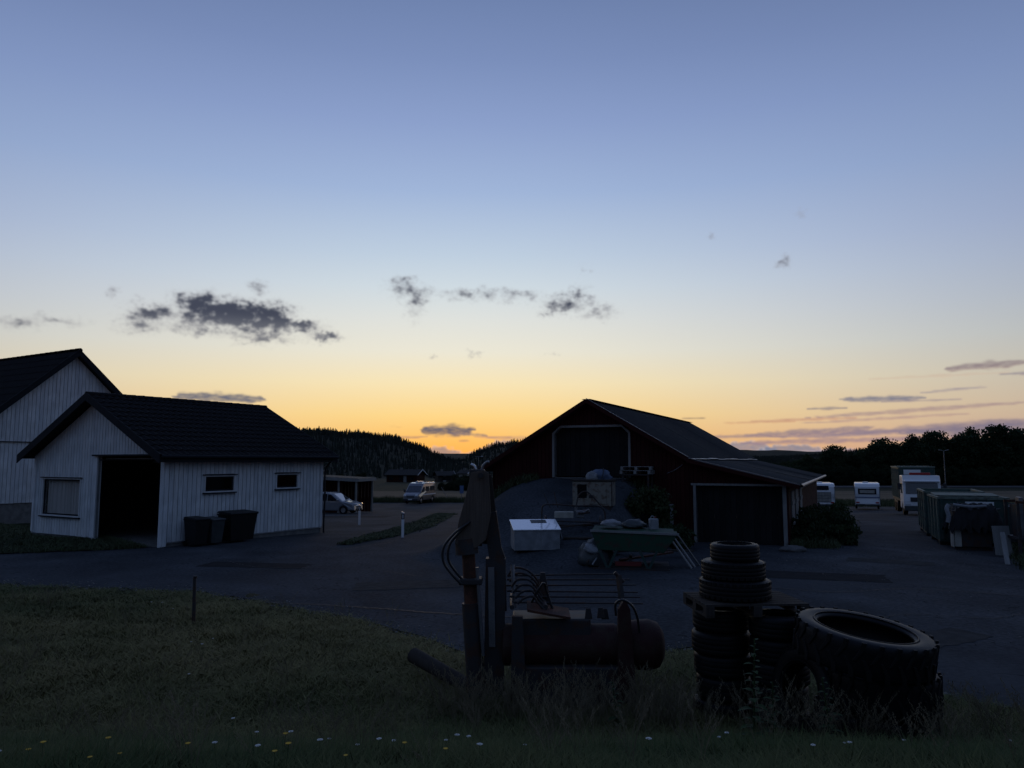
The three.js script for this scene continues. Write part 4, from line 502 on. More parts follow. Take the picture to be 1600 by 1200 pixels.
{ // lamp mast, far road sign and boom
  const t = thing('lamp_mast', 'tall thin twin-armed lamp mast standing before the dark wood', 'lamp post', at(57.5, -101)); t.position.y = land(57.5, -101);
  obj('mast', rod([0, 0, 0], [0, 6.7, 0], 0.075, 0.045, 8), M.galv, t); for (const s of [1, -1]) { const a = obj('arm', tube([[0, 6.6, 0], [s * 0.15, 6.7, 0], [s * 0.3, 6.74, 0]], 0.035), M.galv, t); obj('lamp_head', rbox(0.4, 0.08, 0.18, 0.03, s * 0.46, 6.77, 0, 0, 0, s * 0.15), M.galv, t); }
  const u = thing('street_lamp', 'distant unlit T-shaped street lamp on the wooded slope', 'lamp post', [-9.6, -3, -218]); obj('mast', rod([0, 0, 0], [0, 7.3, 0], 0.12, 0.07, 8), M.galv, u); obj('arm', rod([-1.1, 7.3, 0], [1.1, 7.3, 0], 0.06), M.galv, u); obj('lamp_head', rbox(0.6, 0.2, 0.3, 0.06, 1.0, 7.36, 0), M.lens, u);
  const s = thing('road_sign', 'small blue sign on a short post at the field edge', 'sign', at(-6.5, -98.5)); obj('post', rod([0, 0, 0], [0, 1.9, 0], 0.04), M.galv, s); obj('sign_plate', rbox(0.5, 1.0, 0.03, 0.01, 0, 1.6, 0.05), M.bluePaint, s);
  const b = thing('raised_pole', 'slanting pale pole standing in the ground at the field edge', 'pole', at(-8.6, -99)); obj('pole', rod([0.55, 0, 0], [-0.6, 1.9, 0], 0.03), M.galv, b); obj('foot', box(0.3, 0.1, 0.2, 0.55, 0.05, 0), M.concrete, b);
}
// ---------------------------------------------------------------- shed by the car, far houses
{
  const t = thing('open_shed', 'small dark red open shed with pale felt roof behind the silver car', 'shed', at(-15.5, -64.5), R(-10)); t.scale.y = 1.24;
  const roof = sub('roof', t); obj('roof_sheet', hexa([[-2.4, 2.5, 1.9], [3.35, 2.28, 1.9], [3.35, 2.28, -2.2], [-2.4, 2.5, -2.2], [-2.4, 2.56, 1.9], [3.35, 2.34, 1.9], [3.35, 2.34, -2.2], [-2.4, 2.56, -2.2]]), M.steelRoof2, roof);
  obj('roof_sheet', hexa([[-3.0, 2.1, 2.6], [-0.4, 2.3, 2.6], [-0.4, 2.86, -0.4], [-3.0, 2.66, -0.4], [-3.0, 2.15, 2.6], [-0.4, 2.35, 2.6], [-0.4, 2.92, -0.4], [-3.0, 2.72, -0.4]]), M.steelRoof2, roof);
  obj('fascia', [bar([-2.4, 2.45, 1.93], [3.38, 2.23, 1.93], 0.03, 0.2)], M.greyTrim, roof); obj('fascia', [bar([3.38, 2.24, 1.95], [3.38, 2.24, -2.2], 0.03, 0.2)], M.greyTrim, roof);
  for (const [x, z] of [[3.1, 1.7], [1.6, 1.7], [3.1, -2.0], [-2.2, 1.7]]) obj('post', box(0.14, 2.35, 0.14, x, 1.17, z), M.greyTrim, t);
  const w = sub('rear_wall', t); for (let i = 0; i < 18; i++) obj('board', box(0.28, 2.25, 0.03, -2.2 + i * 0.3, 1.12, -2.0), M.red[i % 3], w);
  const w2 = sub('side_wall', t); for (let i = 0; i < 12; i++) obj('board', box(0.28, 2.2, 0.03, -2.2 + i * 0.3, 1.1, 0.4), M.red[(i + 1) % 3], w2);
  obj('window', [box(0.8, 0.9, 0.05, -0.9, 1.4, 0.44)], M.greyTrim, t); obj('kerb', box(1.8, 0.14, 0.3, 3.6, 0.07, 2.1), M.concrete, t);
}
function farHouse(name, label, x, z, w, h, d, turn, wallMat, roofMat) {
  const t = thing(name, label, 'house', [x, -3.1, z], turn, undefined);
  obj('wall', [box(w, h, d, 0, h / 2, 0), extrudeQuad([[-d / 2, h], [d / 2, h], [0, h + d * 0.22]], (s, y, k) => [w / 2 - 0.02 + k, y, s], 0, -w + 0.04)], wallMat, t);
  const roof = sub('roof', t); for (const s of [1, -1]) obj('roof_slope', hexa([[-w / 2 - 0.6, h - 0.16, s * (d / 2 + 0.6)], [w / 2 + 0.6, h - 0.16, s * (d / 2 + 0.6)], [w / 2 + 0.6, h + d * 0.22 + 0.06, 0], [-w / 2 - 0.6, h + d * 0.22 + 0.06, 0], [-w / 2 - 0.6, h - 0.04, s * (d / 2 + 0.6)], [w / 2 + 0.6, h - 0.04, s * (d / 2 + 0.6)], [w / 2 + 0.6, h + d * 0.22 + 0.2, 0], [-w / 2 - 0.6, h + d * 0.22 + 0.2, 0]]), roofMat, roof);
  for (const s of [1, -1]) obj('verge_board', bar([w / 2 + 0.63, h - 0.1, s * (d / 2 + 0.6)], [w / 2 + 0.63, h + d * 0.22 + 0.13, 0], 0.05, 0.25), M.whiteTrim, roof);
  for (let i = 0; i < 3; i++) obj('window', box(1.2, 1.0, 0.1, lerp(-w / 2 + 1.5, w / 2 - 1.5, i / 2), h * 0.55, d / 2 + 0.03), M.carGlass, t);
  obj('door', box(0.9, 1.9, 0.08, w * 0.32 - 1.9, 0.95, d / 2 + 0.02), M.greyTrim, t); obj('chimney', box(0.6, 1.0, 0.6, -w * 0.15, h + d * 0.22 + 0.2, 0), M.concrete, t);
}
farHouse('far_house', 'low dark house with pale verge boards beyond the camper van', -31.0, -222, 9.4, 2.2, 6, R(-16), M.red[1], M.steelRoof);
farHouse('far_house', 'small dark cabin with flat-looking roof below the wooded slope', -20.0, -224, 4.6, 2.0, 4.5, R(20), M.oldWood, M.steelRoof);
farHouse('far_house', 'tiny pale cottage with grey roof beside the barn', -12.4, -205, 2.6, 2.9, 3.0, R(-30), M.cream, M.steelRoof);
// marker posts
for (const [x, z, l] of [[-4.45, -31.2, 'white marker post with dark band on the grass verge tip'], [-7.9, -39.6, 'white marker post with dark band standing out on the asphalt near the garage']]) {
  const t = thing('marker_post', l, 'post', [x, land(x, z) + 0.05, z], R(8), 'roadside marker posts'); obj('post', extrude([[-0.055, -0.1], [0.055, -0.1], [0.055, 0.98], [-0.055, 1.03]], 0.07, 0.012), M.paintWhite, t); obj('band', extrude([[-0.057, 0.7], [0.057, 0.7], [0.057, 0.94], [-0.057, 0.96]], 0.074, 0.01), M.black, t); obj('reflector', rbox(0.05, 0.16, 0.01, 0.003, 0, 0.82, 0.04), M.lens, t);
}
{ const t = thing('meadow_pole', 'thin dark wooden stake standing up in the meadow grass', 'post', [-6.0, land(-6, -14.6) - 0.1, -14.6], 0); obj('stake', [xf(new THREE.CylinderGeometry(0.03, 0.036, 1.0, 9), 0, 0.5, 0, 0, 0, 0.02)], M.iron, t); obj('cap', xf(new THREE.CylinderGeometry(0.032, 0.034, 0.04, 9), 0.0, 1.01, 0), M.black, t); }
{ const s = new THREE.IcosahedronGeometry(0.36, 3), p = s.attributes.position; for (let i = 0; i < p.count; i++) { const k = 1 + 0.14 * n3(p.getX(i) * 4, p.getY(i) * 4, p.getZ(i) * 4); p.setXYZ(i, p.getX(i) * k * 1.25, p.getY(i) * k * 0.4, p.getZ(i) * k); } const q = mergeVertices(s.deleteAttribute('uv').deleteAttribute('normal')); q.computeVertexNormals(); const o = tag(obj('boulder', q, M.stone), 'flat grey stone lying beside the lower barn door', 'stone'); o.position.set(...at(9.6, -26.3, 0.05)); }
// wheelie bins by the garage wall
function bin(label, x, z, turn, w, h, d, mat) {
  const t = thing('wheelie_bin', label, 'bin', at(x, z), turn, 'refuse bins along the garage wall');
  obj('tub', hexa([[-w * 0.41, 0.08, d * 0.38], [w * 0.41, 0.08, d * 0.38], [w * 0.41, 0.08, -d * 0.38], [-w * 0.41, 0.08, -d * 0.38], [-w / 2, h * 0.9, d / 2], [w / 2, h * 0.9, d / 2], [w / 2, h * 0.9, -d / 2], [-w / 2, h * 0.9, -d / 2]]), mat, t);
  obj('rim', rbox(w * 1.06, 0.05, d * 1.04, 0.015, 0, h * 0.9, 0), mat, t); obj('lid', hexa([[-w * 0.53, h * 0.92, d * 0.56], [w * 0.53, h * 0.92, d * 0.56], [w * 0.53, h * 0.94, -d * 0.52], [-w * 0.53, h * 0.94, -d * 0.52], [-w * 0.5, h * 0.95, d * 0.52], [w * 0.5, h * 0.95, d * 0.52], [w * 0.48, h * 1.0, -d * 0.48], [-w * 0.48, h * 1.0, -d * 0.48]]), mat, t);
  for (const s of [1, -1]) obj('wheel', xf(new THREE.CylinderGeometry(0.1, 0.1, 0.05, 14), s * w * 0.42, 0.1, -d * 0.4, 0, 0, Math.PI / 2), M.rubber, t);
  obj('handle', rod([-w * 0.4, h * 0.92, -d * 0.58], [w * 0.4, h * 0.92, -d * 0.58], 0.016), mat, t);
  return t;
}
{ const tn = Math.PI / 2 - GAR, along_ = (s, o) => [-12.46 + Math.sin(GAR) * s + Math.cos(GAR) * o, -27.29 - Math.cos(GAR) * s + Math.sin(GAR) * o];
  for (const [s, l, w, h, d, m] of [[0.95, 'black two-wheeled refuse bin nearest the garage doorway', 0.58, 1.06, 0.7, M.black], [1.62, 'grey green refuse bin between the two black bins', 0.56, 1.0, 0.7, M.greyPlastic], [2.75, 'wide black refuse container below the first small garage window', 1.25, 1.18, 0.75, M.black]]) { const [x, z] = along_(s, 0.62); bin(l, x, z, tn, w, h, d, m); } }
// ---------------------------------------------------------------- junk on and below the barn bridge
{
  const o = thing('white_box', 'white metal box with shiny flat lid standing on the yard below the ramp', 'box', [0.72, land(0.72, -24.0) - 0.02, -24.2], R(7));
  obj('shell', extrudeQuad([[-0.45, 0.04], [0.5, 0.04], [0.5, 0.64], [-0.45, 0.86]], (s, y, w) => [w - 0.71, y, s], 1.42, 0), M.boxGrey, o); obj('lid', rbox(1.5, 0.035, 1.05, 0.012, 0, 0.775, 0.02, 0.228, 0, 0), M.gloss, o); obj('lid_patch', rbox(0.5, 0.012, 0.3, 0.004, 0.15, 0.86, -0.24, 0.228, 0, 0), M.greyPlastic, o);
  for (const [x, z] of [[-0.6, 0.36], [0.6, 0.36], [-0.6, -0.36], [0.6, -0.36]]) obj('foot', rod([x, -0.1, z], [x, 0.05, z], 0.03), M.iron, o); obj('side_flap', box(0.03, 0.3, 0.86, 0.76, 0.52, 0, 0, 0, 0.25), M.paleTarp, o); obj('seam', box(0.012, 0.58, 0.012, 0.12, 0.34, 0.502), M.greyTrim, o);
  const c = thing('old_cabinet', 'beige metal cabinet with dark worktop standing on the barn ramp', 'cabinet', [2.95, land(2.95, -27.3) - 0.03, -27.4], R(-18));
  obj('carcass', rbox(1.42, 0.86, 0.72, 0.012, 0, 0.43, 0), M.beige, c); obj('worktop', rbox(1.52, 0.07, 0.8, 0.012, 0, 0.9, 0), M.oldWood, c); obj('opening_shade', box(0.34, 0.48, 0.03, -0.36, 0.52, 0.352), M.dark, c); obj('door', rbox(0.62, 0.74, 0.025, 0.008, 0.2, 0.44, 0.368), M.beige, c); obj('handle', box(0.16, 0.1, 0.03, -0.02, 0.34, 0.39), M.iron, c); obj('corner_strip', box(0.03, 0.86, 0.03, 0.71, 0.43, 0.36), M.iron, c); obj('plinth', box(1.3, 0.2, 0.66, 0, -0.06, 0), M.iron, c);  // cabinet front hole is a near-black plate, its inner shade painted as colour
  const b = thing('tarp_bundle', 'blue and white tarpaulin bundle lying on the beige cabinet', 'tarpaulin', [3.1, land(2.95, -27.3) + 0.89, -27.45], R(-12));
  const lump = (rx, ry, rz, s) => { const g = new THREE.IcosahedronGeometry(1, 4).deleteAttribute('uv').deleteAttribute('normal'), q = mergeVertices(g), p = q.attributes.position; for (let i = 0; i < p.count; i++) { const x = p.getX(i), y = p.getY(i), z = p.getZ(i), k = 1 + 0.16 * n3(x * 1.7 + s, y * 1.7, z * 1.7) + 0.05 * n3(x * 6, y * 6 + s, z * 6); p.setXYZ(i, x * k * rx, Math.max(-0.25, y * k) * ry, z * k * rz); } q.computeVertexNormals(); return q; };
  obj('blue_sheet', xf(lump(0.4, 0.3, 0.3, 1), 0.08, 0.08, -0.05), M.blueTarp, b); obj('white_sheet', xf(lump(0.22, 0.24, 0.18, 5), -0.2, 0.06, 0.2), M.paleTarp, b); obj('strap', tube([[0.15, 0.05, 0.28], [0.22, 0.26, 0.2], [0.2, 0.4, 0.0], [0.2, 0.3, -0.25]], 0.014), M.iron, b);
  for (let i = 0; i < 2; i++) pallet('flat wooden pallet stacked by the upper barn door' + (i ? ', topmost' : ', lower one'), [4.9, land(4.9, -29.6) + 0.62 + i * 0.15, -29.7], R(-24 + 6 * i), 1.2, 0.8, M.greyTrim, 'pallets by the barn');
  const st = thing('pallet_trestle', 'dark rusty trestle holding the pallets beside the upper barn door', 'trestle', [4.9, land(4.9, -29.6), -29.7], R(-24)); for (const [x, z] of [[-0.5, 0.3], [0.5, 0.3], [-0.5, -0.3], [0.5, -0.3]]) obj('leg', box(0.07, 1.0, 0.07, x, 0.12, z), M.iron, st); obj('top', box(1.1, 0.05, 0.7, 0, 0.595, 0), M.iron, st);
  // old hay rake frame
  const f = thing('rake_frame', 'old dark tube-framed farm implement with hoop, seat and pale toolbox', 'implement', [2.0, land(2.0, -24.9) - 0.05, -25.0], R(-4));
  obj('frame', [tube([[-1.0, 0.1, 0.3], [-1.0, 0.92, 0.3], [-0.95, 1.0, 0.3], [0.1, 0.98, 0.3], [0.95, 0.9, 0.3], [1.0, 0.1, 0.3]], 0.028, 60, 7), rod([-1.0, 0.5, 0.3], [1.0, 0.45, 0.3], 0.025), rod([-1.0, 0.3, -0.4], [1.0, 0.3, -0.4], 0.03), rod([-0.9, 0.3, -0.4], [-0.9, 0.5, 0.3], 0.025), rod([0.9, 0.3, -0.4], [0.9, 0.5, 0.3], 0.025)], M.iron, f);
  obj('hoop', tube([[0.1, 0.9, -0.3], [0.2, 1.3, -0.32], [0.42, 1.42, -0.32], [0.7, 1.2, -0.3], [1.0, 0.85, -0.3]], 0.022, 40, 7), M.iron, f); obj('lever', rod([-0.75, 0.9, 0.0], [-0.95, 1.35, -0.1], 0.018), M.iron, f); obj('lever', rod([-0.5, 0.9, 0.0], [-0.62, 1.4, -0.1], 0.018), M.iron, f);
  obj('toolbox', rbox(0.62, 0.2, 0.36, 0.02, -0.3, 0.68, 0.05), M.cream, f); obj('seat', rbox(0.4, 0.06, 0.36, 0.025, 0.35, 0.78, 0.1, 0.2, 0, 0.1), M.iron, f); for (const s of [-0.9, 0.9]) obj('wheel', [xf(new THREE.TorusGeometry(0.3, 0.035, 8, 24), s, 0.32, -0.1, 0, Math.PI / 2, 0), rod([s - 0.03, 0.32, -0.38], [s - 0.03, 0.32, 0.18], 0.015), rod([s - 0.03, 0.04, -0.1], [s - 0.03, 0.6, -0.1], 0.015)], M.iron, f);
  obj('engine_block', [rbox(0.26, 0.24, 0.24, 0.03, 0.22, 0.7, 0.05), rod([0.1, 0.8, 0.05], [0.1, 0.98, 0.05], 0.05), rod([0.28, 0.72, 0.2], [0.5, 0.86, 0.28], 0.035)], M.galv, f);
  // plank pile on the slope
  const r = rng(5); for (let i = 0; i < 5; i++) { const p = tag(obj('scrap_plank', [box(1.5 + 0.6 * r(), 0.05, 0.16, 0, 0, 0)], [M.oldWood, M.iron, M.rust][i % 3]), ['long weathered plank lying in the junk heap below the bush', 'dark plank lying crosswise under the rake frame', 'rust brown plank beside the green trailer', 'short grey plank atop the junk heap', 'dark plank lying flat beside the white box'][i], 'plank', 'planks in the junk heap'); const x = 2.6 + 0.75 * i - (i === 4 ? 3.6 : 0), z = -24.4 + 0.5 * (i % 3) - (i === 4 ? 0.9 : 0); p.position.set(x, land(x, z) + 0.12 + 0.05 * i, z); p.rotation.set(0.1 * r(), 1.2 * r() - 0.4, 0.16 * (r() - 0.5)); }
  // green trailer with V-shaped supports
  const g = thing('green_trailer', 'dark green tipping trailer with V supports, red beam and white sheet along its rim', 'trailer', [3.55, 0.0, -22.4], R(-10));
  obj('tub', [extrude([[-1.0, 0.55], [0.85, 0.5], [1.25, 1.02], [-1.2, 1.1]], 1.1, 0.02)], M.darkGreen, g); obj('top_sheet', [box(2.3, 0.03, 0.8, 0.0, 1.1, 0.1, 0.08, 0, -0.03)], M.darkGreen, g); obj('rim', [bar([-1.22, 1.1, 0.56], [1.28, 1.03, 0.56], 0.05, 0.06)], M.greyTrim, g);
  for (const x of [-0.72, 0.42]) for (const s of [-1, 1]) obj('support', bar([x, 0.02, 0.6], [x + s * 0.24, 0.56, 0.6], 0.05, 0.07), M.green, g);
  obj('red_beam', box(0.75, 0.12, 0.08, -0.15, 0.18, 0.5), M.redPaint, g); obj('skid', bar([-1.15, 0.04, 0.62], [1.0, 0.04, 0.62], 0.1, 0.06), M.iron, g); obj('base_frame', box(2.0, 0.08, 1.0, 0, 0.1, 0), M.iron, g); obj('axle', rod([-0.1, 0.28, -0.6], [-0.1, 0.28, 0.45], 0.05), M.iron, g);
  const boards = [['pale board leaning on the trailer end, inner one', 0.0], ['pale board leaning on the trailer end, outer one', 0.16], ['grey board leaning on the trailer end, farthest out', 0.36]];
  boards.forEach(([l, dx], i) => { const p = tag(obj('leaning_plank', [bar([0.62, 0.02, 0.2], [0, 0.95, -0.05], 0.14, 0.03)], i === 2 ? M.greyPlastic : M.greyTrim), l, 'board', 'boards leaning on the trailer'); p.position.set(4.55 + dx, land(4.7, -22.4), -22.35 - 0.25 * i); });
  const s = thing('plastic_heap', 'crumpled grey plastic sheeting heaped at the trailer front', 'sheeting', [2.45, land(2.4, -22.6), -22.5]); obj('sheeting', xf(lump(0.5, 0.62, 0.42, 9), 0, 0.16, 0), M.greyPlastic, s); obj('pale_sheet', xf(lump(0.26, 0.16, 0.2, 12), -0.12, 0.46, 0.3, 0.4, 0, -0.3), M.paleTarp, s); obj('pipe', rod([-0.15, 0.05, 0.45], [0.45, 0.9, 0.25], 0.03), M.galv, s); obj('pipe', rod([-0.3, 0.1, 0.4], [0.25, 0.85, 0.2], 0.03), M.iron, s);
  const ca = thing('plastic_canister', 'white plastic canister standing on the green trailer', 'canister', [4.15, 1.08, -22.45], R(10)); obj('body', rbox(0.26, 0.34, 0.2, 0.04, 0, 0.17, 0), M.paleTarp, ca); obj('cap', rod([0.05, 0.34, 0], [0.05, 0.39, 0], 0.035), M.redPaint, ca); obj('handle', tube([[-0.09, 0.33, 0], [-0.06, 0.4, 0], [0.0, 0.4, 0], [0.02, 0.33, 0]], 0.015), M.paleTarp, ca);
  const bl = tag(obj('blue_sack', xf(lump(0.34, 0.18, 0.24, 20), 0, 0.05, 0), M.greyPlastic), 'dull grey sack lying on the trailer beside the canister', 'sack'); bl.position.set(3.6, 1.16, -22.55);
  const sh = tag(obj('white_sack', xf(lump(0.3, 0.14, 0.22, 23), 0, 0.05, 0), M.paleTarp), 'crumpled white sack lying on the trailer front', 'sack'); sh.position.set(2.9, 1.2, -22.4);
}
function pallet(label, pos, turn, w, d, mat, group) {
  const t = thing('pallet', label, 'pallet', pos, turn, group);
  for (let i = 0; i < 7; i++) obj('deck_board', box(w, 0.022, d / 7 - 0.025, 0, 0.133, -d / 2 + d / 14 + i * d / 7), mat, t);
  for (const x of [-w / 2 + 0.05, 0, w / 2 - 0.05]) { obj('stringer', box(0.1, 0.022, d, x, 0.111, 0), mat, t); for (const z of [-d / 2 + 0.06, 0, d / 2 - 0.06]) obj('block', box(0.1, 0.078, 0.12, x, 0.061, z), mat, t); obj('bottom_board', box(0.098, 0.02, d - 0.01, x, 0.01, 0), mat, t); }
  return t;
}

// ---------------------------------------------------------------- tyres
function tyre(name, label, pos, rot, R0, w, rimR, kind, group) { // lies flat: axis along y, pos at its centre
  const t = thing(name, label, 'tyre', pos, 0, group); t.rotation.set(...rot);
  const h = w / 2, b = R0 * 0.985, sh = R0 * 0.9, th = kind === 'tractor' ? 0.03 : 0.018, prof = [];
  // inner lining, bead, bulging sidewall, shoulder, tread with grooves, and back
  const outer = [[rimR, -h * 0.72], [rimR + 0.012, -h * 0.86], [lerp(rimR, R0, 0.3), -h * 0.99], [lerp(rimR, R0, 0.55), -h * 1.0], [lerp(rimR, R0, 0.8), -h * 0.94], [b, -h * 0.78]];
  if (kind !== 'tractor') for (const y of [-0.42, 0.0, 0.42]) outer.push([R0, h * (y - 0.2)], [R0, h * y], [R0 - 0.006, h * (y + 0.015)], [R0 - 0.006, h * (y + 0.05)], [R0, h * (y + 0.06)]); else outer.push([R0 - 0.02, -h * 0.4], [R0 - 0.012, 0], [R0 - 0.02, h * 0.4]);
  outer.push([b, h * 0.78], [lerp(rimR, R0, 0.8), h * 0.94], [lerp(rimR, R0, 0.55), h * 1.0], [lerp(rimR, R0, 0.3), h * 0.99], [rimR + 0.012, h * 0.86], [rimR, h * 0.72]);
  const inner = [[rimR + 0.02, h * 0.62], [lerp(rimR, R0, 0.45), h * 0.82], [R0 - th * 2.2, h * 0.5], [R0 - th * 2, 0], [R0 - th * 2.2, -h * 0.5], [lerp(rimR, R0, 0.45), -h * 0.82], [rimR + 0.02, -h * 0.62], [rimR, -h * 0.72]];
  obj('casing', lathe([...outer, ...inner], kind === 'tractor' ? 64 : 48), M.rubber, t);
  for (const s of [1, -1]) obj('bead_ring', xf(new THREE.TorusGeometry(lerp(rimR, R0, 0.18), 0.008, 6, 48), 0, s * h * 0.965, 0, Math.PI / 2, 0, 0), M.rubber, t);
  const n = kind === 'tractor' ? 26 : 34;
  if (kind === 'tractor') { const lug = fuse(extrude([[-0.06, -0.04], [-0.03, -0.04], [0.035, 0.3], [0.04, 0.5], [0.0, 0.5], [-0.01, 0.3]].map(([a, c]) => [a * R0 / 0.6, c * w]), 0.03, 0.008)); lug.isReady = true; for (let i = 0; i < n; i++) for (const s of [1, -1]) { const m = obj('tread_lug', lug, M.rubberLug, t), a = (i + (s > 0 ? 0.5 : 0)) / n * 2 * Math.PI; m.position.set(Math.cos(a) * (R0 - 0.018), 0, Math.sin(a) * (R0 - 0.018)); m.rotation.set(s > 0 ? 0 : Math.PI, 0, 0); m.rotation.order = 'YXZ'; m.rotation.y = Math.PI / 2 - a; } }
  else if (kind === 'truck') { const block = fuse(box(0.05, w * 0.16, 0.014)); block.isReady = true; for (let i = 0; i < n; i++) for (const s of [1, -1]) { const m = obj('shoulder_block', block, M.rubberLug, t), a = (i + (s > 0 ? 0.5 : 0)) / n * 2 * Math.PI; m.position.set(Math.cos(a) * (R0 - 0.004), s * h * 0.66, Math.sin(a) * (R0 - 0.004)); m.rotation.y = Math.PI / 2 - a; } }
  return t;
}
{
  const z = -9.3, px = 127, X = (u) => (u - 800) / px, ya = 1.5;
  // two columns under the pallet
  const cols = [[2.58, -9.55, 0.34, 0.27, 5], [3.13, -9.15, 0.335, 0.27, 5]], r = rng(9), words = ['bottom', 'second from the ground', 'middle', 'fourth from the ground', 'top'];
  let top = 0;
  cols.forEach(([x, zz, R0, w, n], c) => { let y = land(x, zz) - 0.02; for (let i = 0; i < n; i++) { const ww = w + 0.02 * (r() - 0.5), rr = R0 + 0.03 * (r() - 0.5); tyre('car_tyre', `worn black tyre, ${words[i]} of the ${c ? 'right' : 'left'}-hand column under the pallet`, [x + 0.05 * (r() - 0.5), y + ww / 2, zz + 0.05 * (r() - 0.5)], [0.02 * (r() - 0.5), r() * 6, 0.03 * (r() - 0.5)], rr, ww, rr * 0.58, 'car', 'tyres stacked under the pallet'); y += ww * 0.985; } top = Math.max(top, y); });
  const p = pallet('dark wooden pallet lying level on the tyre columns, tyres stacked on it', [2.8, top + 0.0, -9.35], R(4), 1.22, 0.9, M.oldWood);
  let y = top + 0.146;
  for (const [R0, w, l, k, dx] of [[0.42, 0.235, 'fat worn tyre resting directly on the pallet', 'truck', -0.01], [0.375, 0.215, 'ribbed tyre in the middle of the three on the pallet', 'truck', -0.025], [0.29, 0.2, 'small smooth tyre on top of the stack on the pallet', 'car', 0.0]]) { tyre('stacked_tyre', l, [2.71 + dx, y + w / 2, -9.35], [0, 1, 0], R0, w, R0 * (k === 'car' ? 0.7 : 0.6), k, 'tyres on top of the pallet'); y += w * 0.985; }
  // tractor tyres on the right
  const g = land(3.9, -8.2);
  tyre('tractor_tyre', 'big tractor tyre lying at the bottom of the right-hand pile', [3.82, g + 0.2, -8.25], [0, 0, 0.02], 0.6, 0.42, 0.33, 'tractor', 'tractor tyres');
  tyre('tractor_tyre', 'middle tractor tyre of the right-hand pile', [3.86, g + 0.6, -8.2], [0.03, 1, -0.05], 0.58, 0.4, 0.32, 'tractor', 'tractor tyres');
  tyre('tractor_tyre', 'largest tractor tyre lying tilted on top of the right-hand pile', [3.68, g + 1.05, -8.15], [0.1, 0, -0.115], 0.69, 0.36, 0.46, 'tractor', 'tractor tyres');
  tyre('truck_tyre', 'narrow tyre standing on edge against the left of the tractor tyres', [3.2, land(3.2, -8.35) + 0.5, -8.5], [0, R(20), R(80)], 0.46, 0.24, 0.27, 'truck');
}
